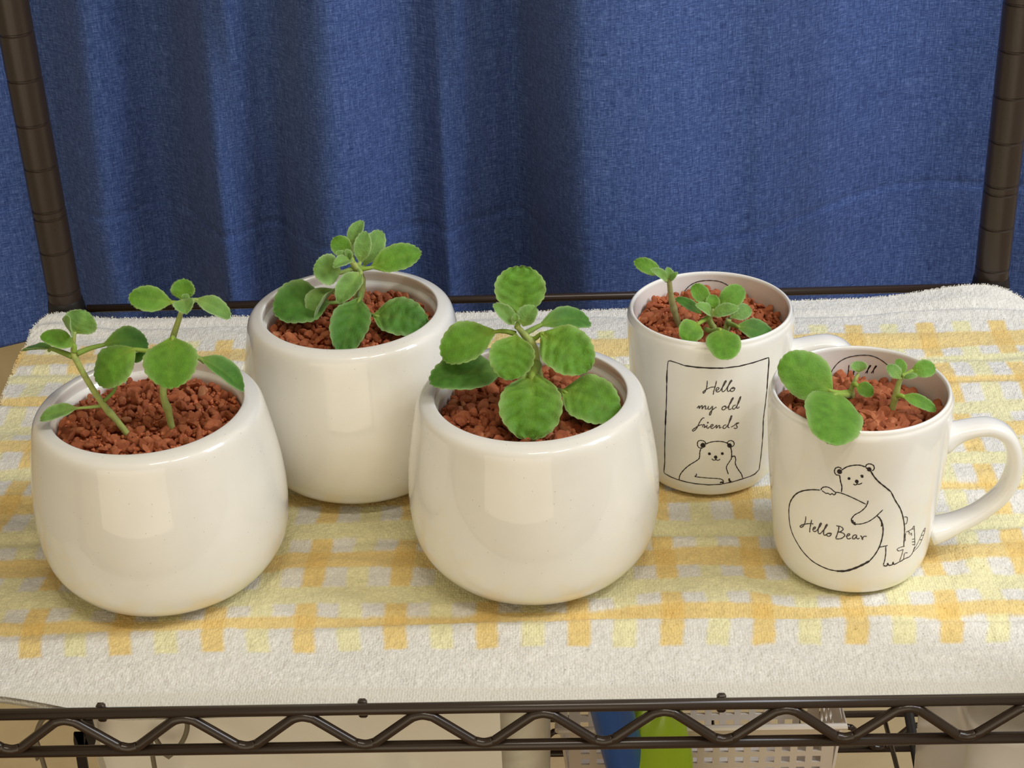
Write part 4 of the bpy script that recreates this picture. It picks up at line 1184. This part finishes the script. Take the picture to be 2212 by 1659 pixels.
# basket: white plastic, rows of square holes
bk = tag(empty('basket', (.1, .30, ZS)), 'white plastic basket with rows of square holes on the lower shelf', 'basket')
M_BASK = mat('white_plastic', lin(236, 226, 212), .35, .5)[0]
bx0, bx1, by0, by1 = atY(1228, 1590, .285)[0], atY(1800, 1590, .285)[0], .285, .338
bz1 = atY(1600, 1556, .285)[2]


def basket_wall(p0, p1, zb, zt_, name, holes=True, th=.0016):
    """wall panel from p0 to p1 pierced with square holes"""
    p0 = np.array(p0, float); p1 = np.array(p1, float); L = np.linalg.norm(p1 - p0); dx = (p1 - p0) / L; nrm = np.array([dx[1], -dx[0]])
    mb = MB(); pitch = .0094; hole = .0052
    def bar(s0, s1, z0, z1):
        a_ = p0 + dx * s0; b_ = p0 + dx * s1
        V = []
        for off in (0, th):
            for s_, z_ in ((a_, z0), (b_, z0), (b_, z1), (a_, z1)):
                fl = (z_ - zb) / (zt_ - zb); q = s_ - nrm * off + nrm * (fl * .006)
                V.append((q[0], q[1], z_))
        mb.add(V, [(0, 1, 2, 3), (7, 6, 5, 4), (0, 4, 5, 1), (3, 2, 6, 7), (0, 3, 7, 4), (1, 5, 6, 2)])
    zh1 = zt_ - .0165
    bar(0, L, zh1, zt_)
    n_ = int((L - .006) / pitch); s0 = (L - n_ * pitch + (pitch - hole)) / 2
    z = zh1
    while z - pitch > zb:
        z -= hole; x = 0.0
        for k_ in range(n_):
            xs = s0 + k_ * pitch; bar(x, xs, z, z + hole); x = xs + hole
        bar(x, L, z, z + hole)
        bar(0, L, z - (pitch - hole), z); z -= (pitch - hole)
    bar(0, L, zb, z)
    return mb.build(name, M_BASK, bk, False)


basket_wall((bx0, by0), (bx1, by0), ZS, bz1, 'front_panel')
basket_wall((bx1, by0), (bx1, by1), ZS, bz1, 'side_panel')
basket_wall((bx0, by1), (bx0, by0), ZS, bz1, 'side_panel')
basket_wall((bx1, by1), (bx0, by1), ZS, bz1, 'back_panel')
MB().box((bx0, by0, ZS), (bx1, by1, ZS + .002)).build('base_panel', M_BASK, bk, False)
rt = MB().tube([(bx0 - .006, by0 - .007, bz1), (bx1 + .006, by0 - .007, bz1), (bx1 + .006, by1 + .007, bz1), (bx0 - .006, by1 + .007, bz1), (bx0 - .006, by0 - .007, bz1)], .0022, 8)
rt.build('rim', M_BASK, bk, False)

# blue tube-shaped packet and lime bag in front of the basket
M_BLUE = mat('blue_glossy_film', lin(28, 100, 195), .25, .6)[0]
p0 = atY(1316, 1520, .215); p1 = atY(1352, 1665, .235)
ax = (p1 - p0); n_ = 26
P = []; R_ = []
k0 = p0 - ax * .35
tlow = (ZS + .012 - k0[2]) / ax[2]
for t_ in np.linspace(0, tlow, n_): P.append(k0 + ax * t_)
a_ = np.linspace(0, 2 * np.pi, 28, endpoint=False); V = []
axn = ax / np.linalg.norm(ax); e1 = np.array([1, 0, 0]) - axn * axn[0]; e1 /= np.linalg.norm(e1); e2 = np.cross(axn, e1)
for i, p in enumerate(P):
    t_ = i / (n_ - 1); end = min(1, t_ / .06 + .5, (1 - t_) / .04 + .5)
    for aa in a_:
        rr2 = .0118 * end * (1 + .07 * math.sin(3 * aa + 2) + .03 * math.sin(7 * aa + t_ * 6))
        V.append(p + e1 * rr2 * math.cos(aa) + e2 * rr2 * math.sin(aa))
o = mesh('tube_packet', V, grid_faces(n_, 28, True) + [tuple(range(28))[::-1], tuple(range((n_ - 1) * 28, n_ * 28))], M_BLUE, None, True)
tag(o, 'blue tube-shaped packet leaning in front of the white basket', 'packet')
M_LIME = mat('lime_glossy_film', lin(172, 212, 52), .22, .6)[0]
cen = atY(1420, 1640, .235); cen[2] -= .03
nu_, nv_ = 40, 56; V = []
for i in range(nu_):
    th_ = math.pi * (i + .5) / nu_
    for j in range(nv_):
        aa = 2 * math.pi * j / nv_
        rad = 1 + .07 * float(vnoise(3 + 2.2 * math.cos(aa) * math.sin(th_) + 4, 3 + 2.5 * math.cos(th_), 71)) + .035 * math.sin(5 * aa + 3 * th_)
        rx = .021 * (1 if math.cos(aa) > 0 else 1.3); V.append((cen[0] + rx * rad * math.sin(th_) ** .8 * math.cos(aa), cen[1] + .014 * rad * math.sin(th_) ** .8 * math.sin(aa), max(cen[2] + .076 * rad * math.cos(th_), ZS + .001)))
o = mesh('plastic_bag', V, grid_faces(nu_, nv_, True) + [tuple(range(nv_))[::-1], tuple(range((nu_ - 1) * nv_, nu_ * nv_))], M_LIME, None, True)
tag(o, 'shiny lime green plastic bag beside the blue packet', 'bag')

# dark green cloth, ribbed pale bag and white tub on the right
M_TEAL = mat('dark_green_cloth', lin(38, 72, 58), .8, .2)[0]
P_ = [(2062, 1512), (2098, 1512), (2110, 1575), (2112, 1668), (2040, 1668), (2030, 1580)]
NXc, NZc = 22, 30; V = []
for i in range(NZc):
    t_ = i / (NZc - 1)
    vv = 1505 + t_ * 110
    l = np.interp(vv, [1505, 1540, 1570, 1600, 1620], [2066, 2056, 2046, 2036, 2020]); r_ = np.interp(vv, [1505, 1540, 1570, 1600, 1620], [2092, 2096, 2100, 2090, 2070])
    for j in range(NXc):
        s_ = j / (NXc - 1); p = atY(l + (r_ - l) * s_, vv, .24); p[1] += .004 * math.sin(s_ * 11 + t_ * 2) - .004 * (1 - (2 * s_ - 1) ** 2); V.append(p)
V = np.array(V); V2 = V + [0, .003, 0]; ff = grid_faces(NZc, NXc); N_ = len(V)
rim = list(range(NXc)) + [i * NXc + NXc - 1 for i in range(1, NZc)] + [(NZc - 1) * NXc + j for j in range(NXc - 2, -1, -1)] + [i * NXc for i in range(NZc - 2, 0, -1)]
# cloth bag: let it continue down to the shelf
o = mesh('cloth_bag', np.concatenate([V, V2]), [tuple(reversed(f)) for f in ff] + [tuple(i + N_ for i in f) for f in ff] + [(rim[i], rim[(i + 1) % len(rim)], rim[(i + 1) % len(rim)] + N_, rim[i] + N_) for i in range(len(rim))], M_TEAL, None, True)
tag(o, 'dark green cloth between the rear post and the white tub', 'cloth')

M_WPL = mat('glossy_white_plastic', lin(235, 235, 238), .18, .6)[0]
M_RIB = mat('ribbed_pale_plastic', lin(208, 204, 190), .4, .5)[0]
tb = tag(empty('white_tub', (.27, .10, ZS)), 'white plastic tub with a ribbed pale lid at the lower right corner', 'tub')
tx0 = atY(2112, 1640, .04)[0]; tzt = atY(2150, 1596, .04)[2]
rings_ = []
for q, z in ((.010, ZS), (.003, ZS + .02), (.0, tzt - .02), (.0, tzt - .006), (-.002, tzt - .003), (-.001, tzt), (.006, tzt + .001)):
    rings_ += ring_rect(tx0 + q, tx0 + .11 - q, .04 + q, .17 - q, z, .02, 8)
mesh('tub_body', rings_, [tuple(reversed(f)) for f in grid_faces(7, 32, True)] + [tuple(range(32)), tuple(reversed(range(6 * 32, 7 * 32)))], M_WPL, tb, True)
mb = MB()
for k_ in range(13):
    u_ = 2099 + k_ * 8.2
    mb.tube([atY(u_, 1478, .066), atY(u_ + 9, 1530, .066), atY(u_ + 22, 1592, .066)], .00135, 8)
qa, qb, qc, qd = atY(2096, 1478, .0675), atY(2206, 1478, .0675), atY(2224, 1594, .0675), atY(2118, 1594, .0675)
mb.add([qa, qb, qc, qd] + [q + [0, .002, 0] for q in (qa, qb, qc, qd)], [(3, 2, 1, 0), (4, 5, 6, 7), (0, 1, 5, 4), (1, 2, 6, 5), (2, 3, 7, 6), (3, 0, 4, 7)])
rp = mb.build('ribbed_panel', M_RIB, tb, True); rp['label'] = 'ribbed pale grey panel standing on the tub'
# slanted dark brace in front of the rear right leg
pa, pb = atY(1962, 1535, .33), atY(1985, 1668, .335)
pb2 = pb + (pb - pa) * ((ZS + .002 - pb[2]) / (pb[2] - pa[2]) if pb[2] > ZS else 0)
pb2 = pa + (pb - pa) * ((-.845 - pa[2]) / (pb[2] - pa[2]))
o = MB().tube([pa + (pa - pb) * .2, pb2], .0032, 10).build('umbrella_shaft', M_SLEEVE); tag(o, 'black rod leaning from floor beside the rear right post below the shelf', 'rod')
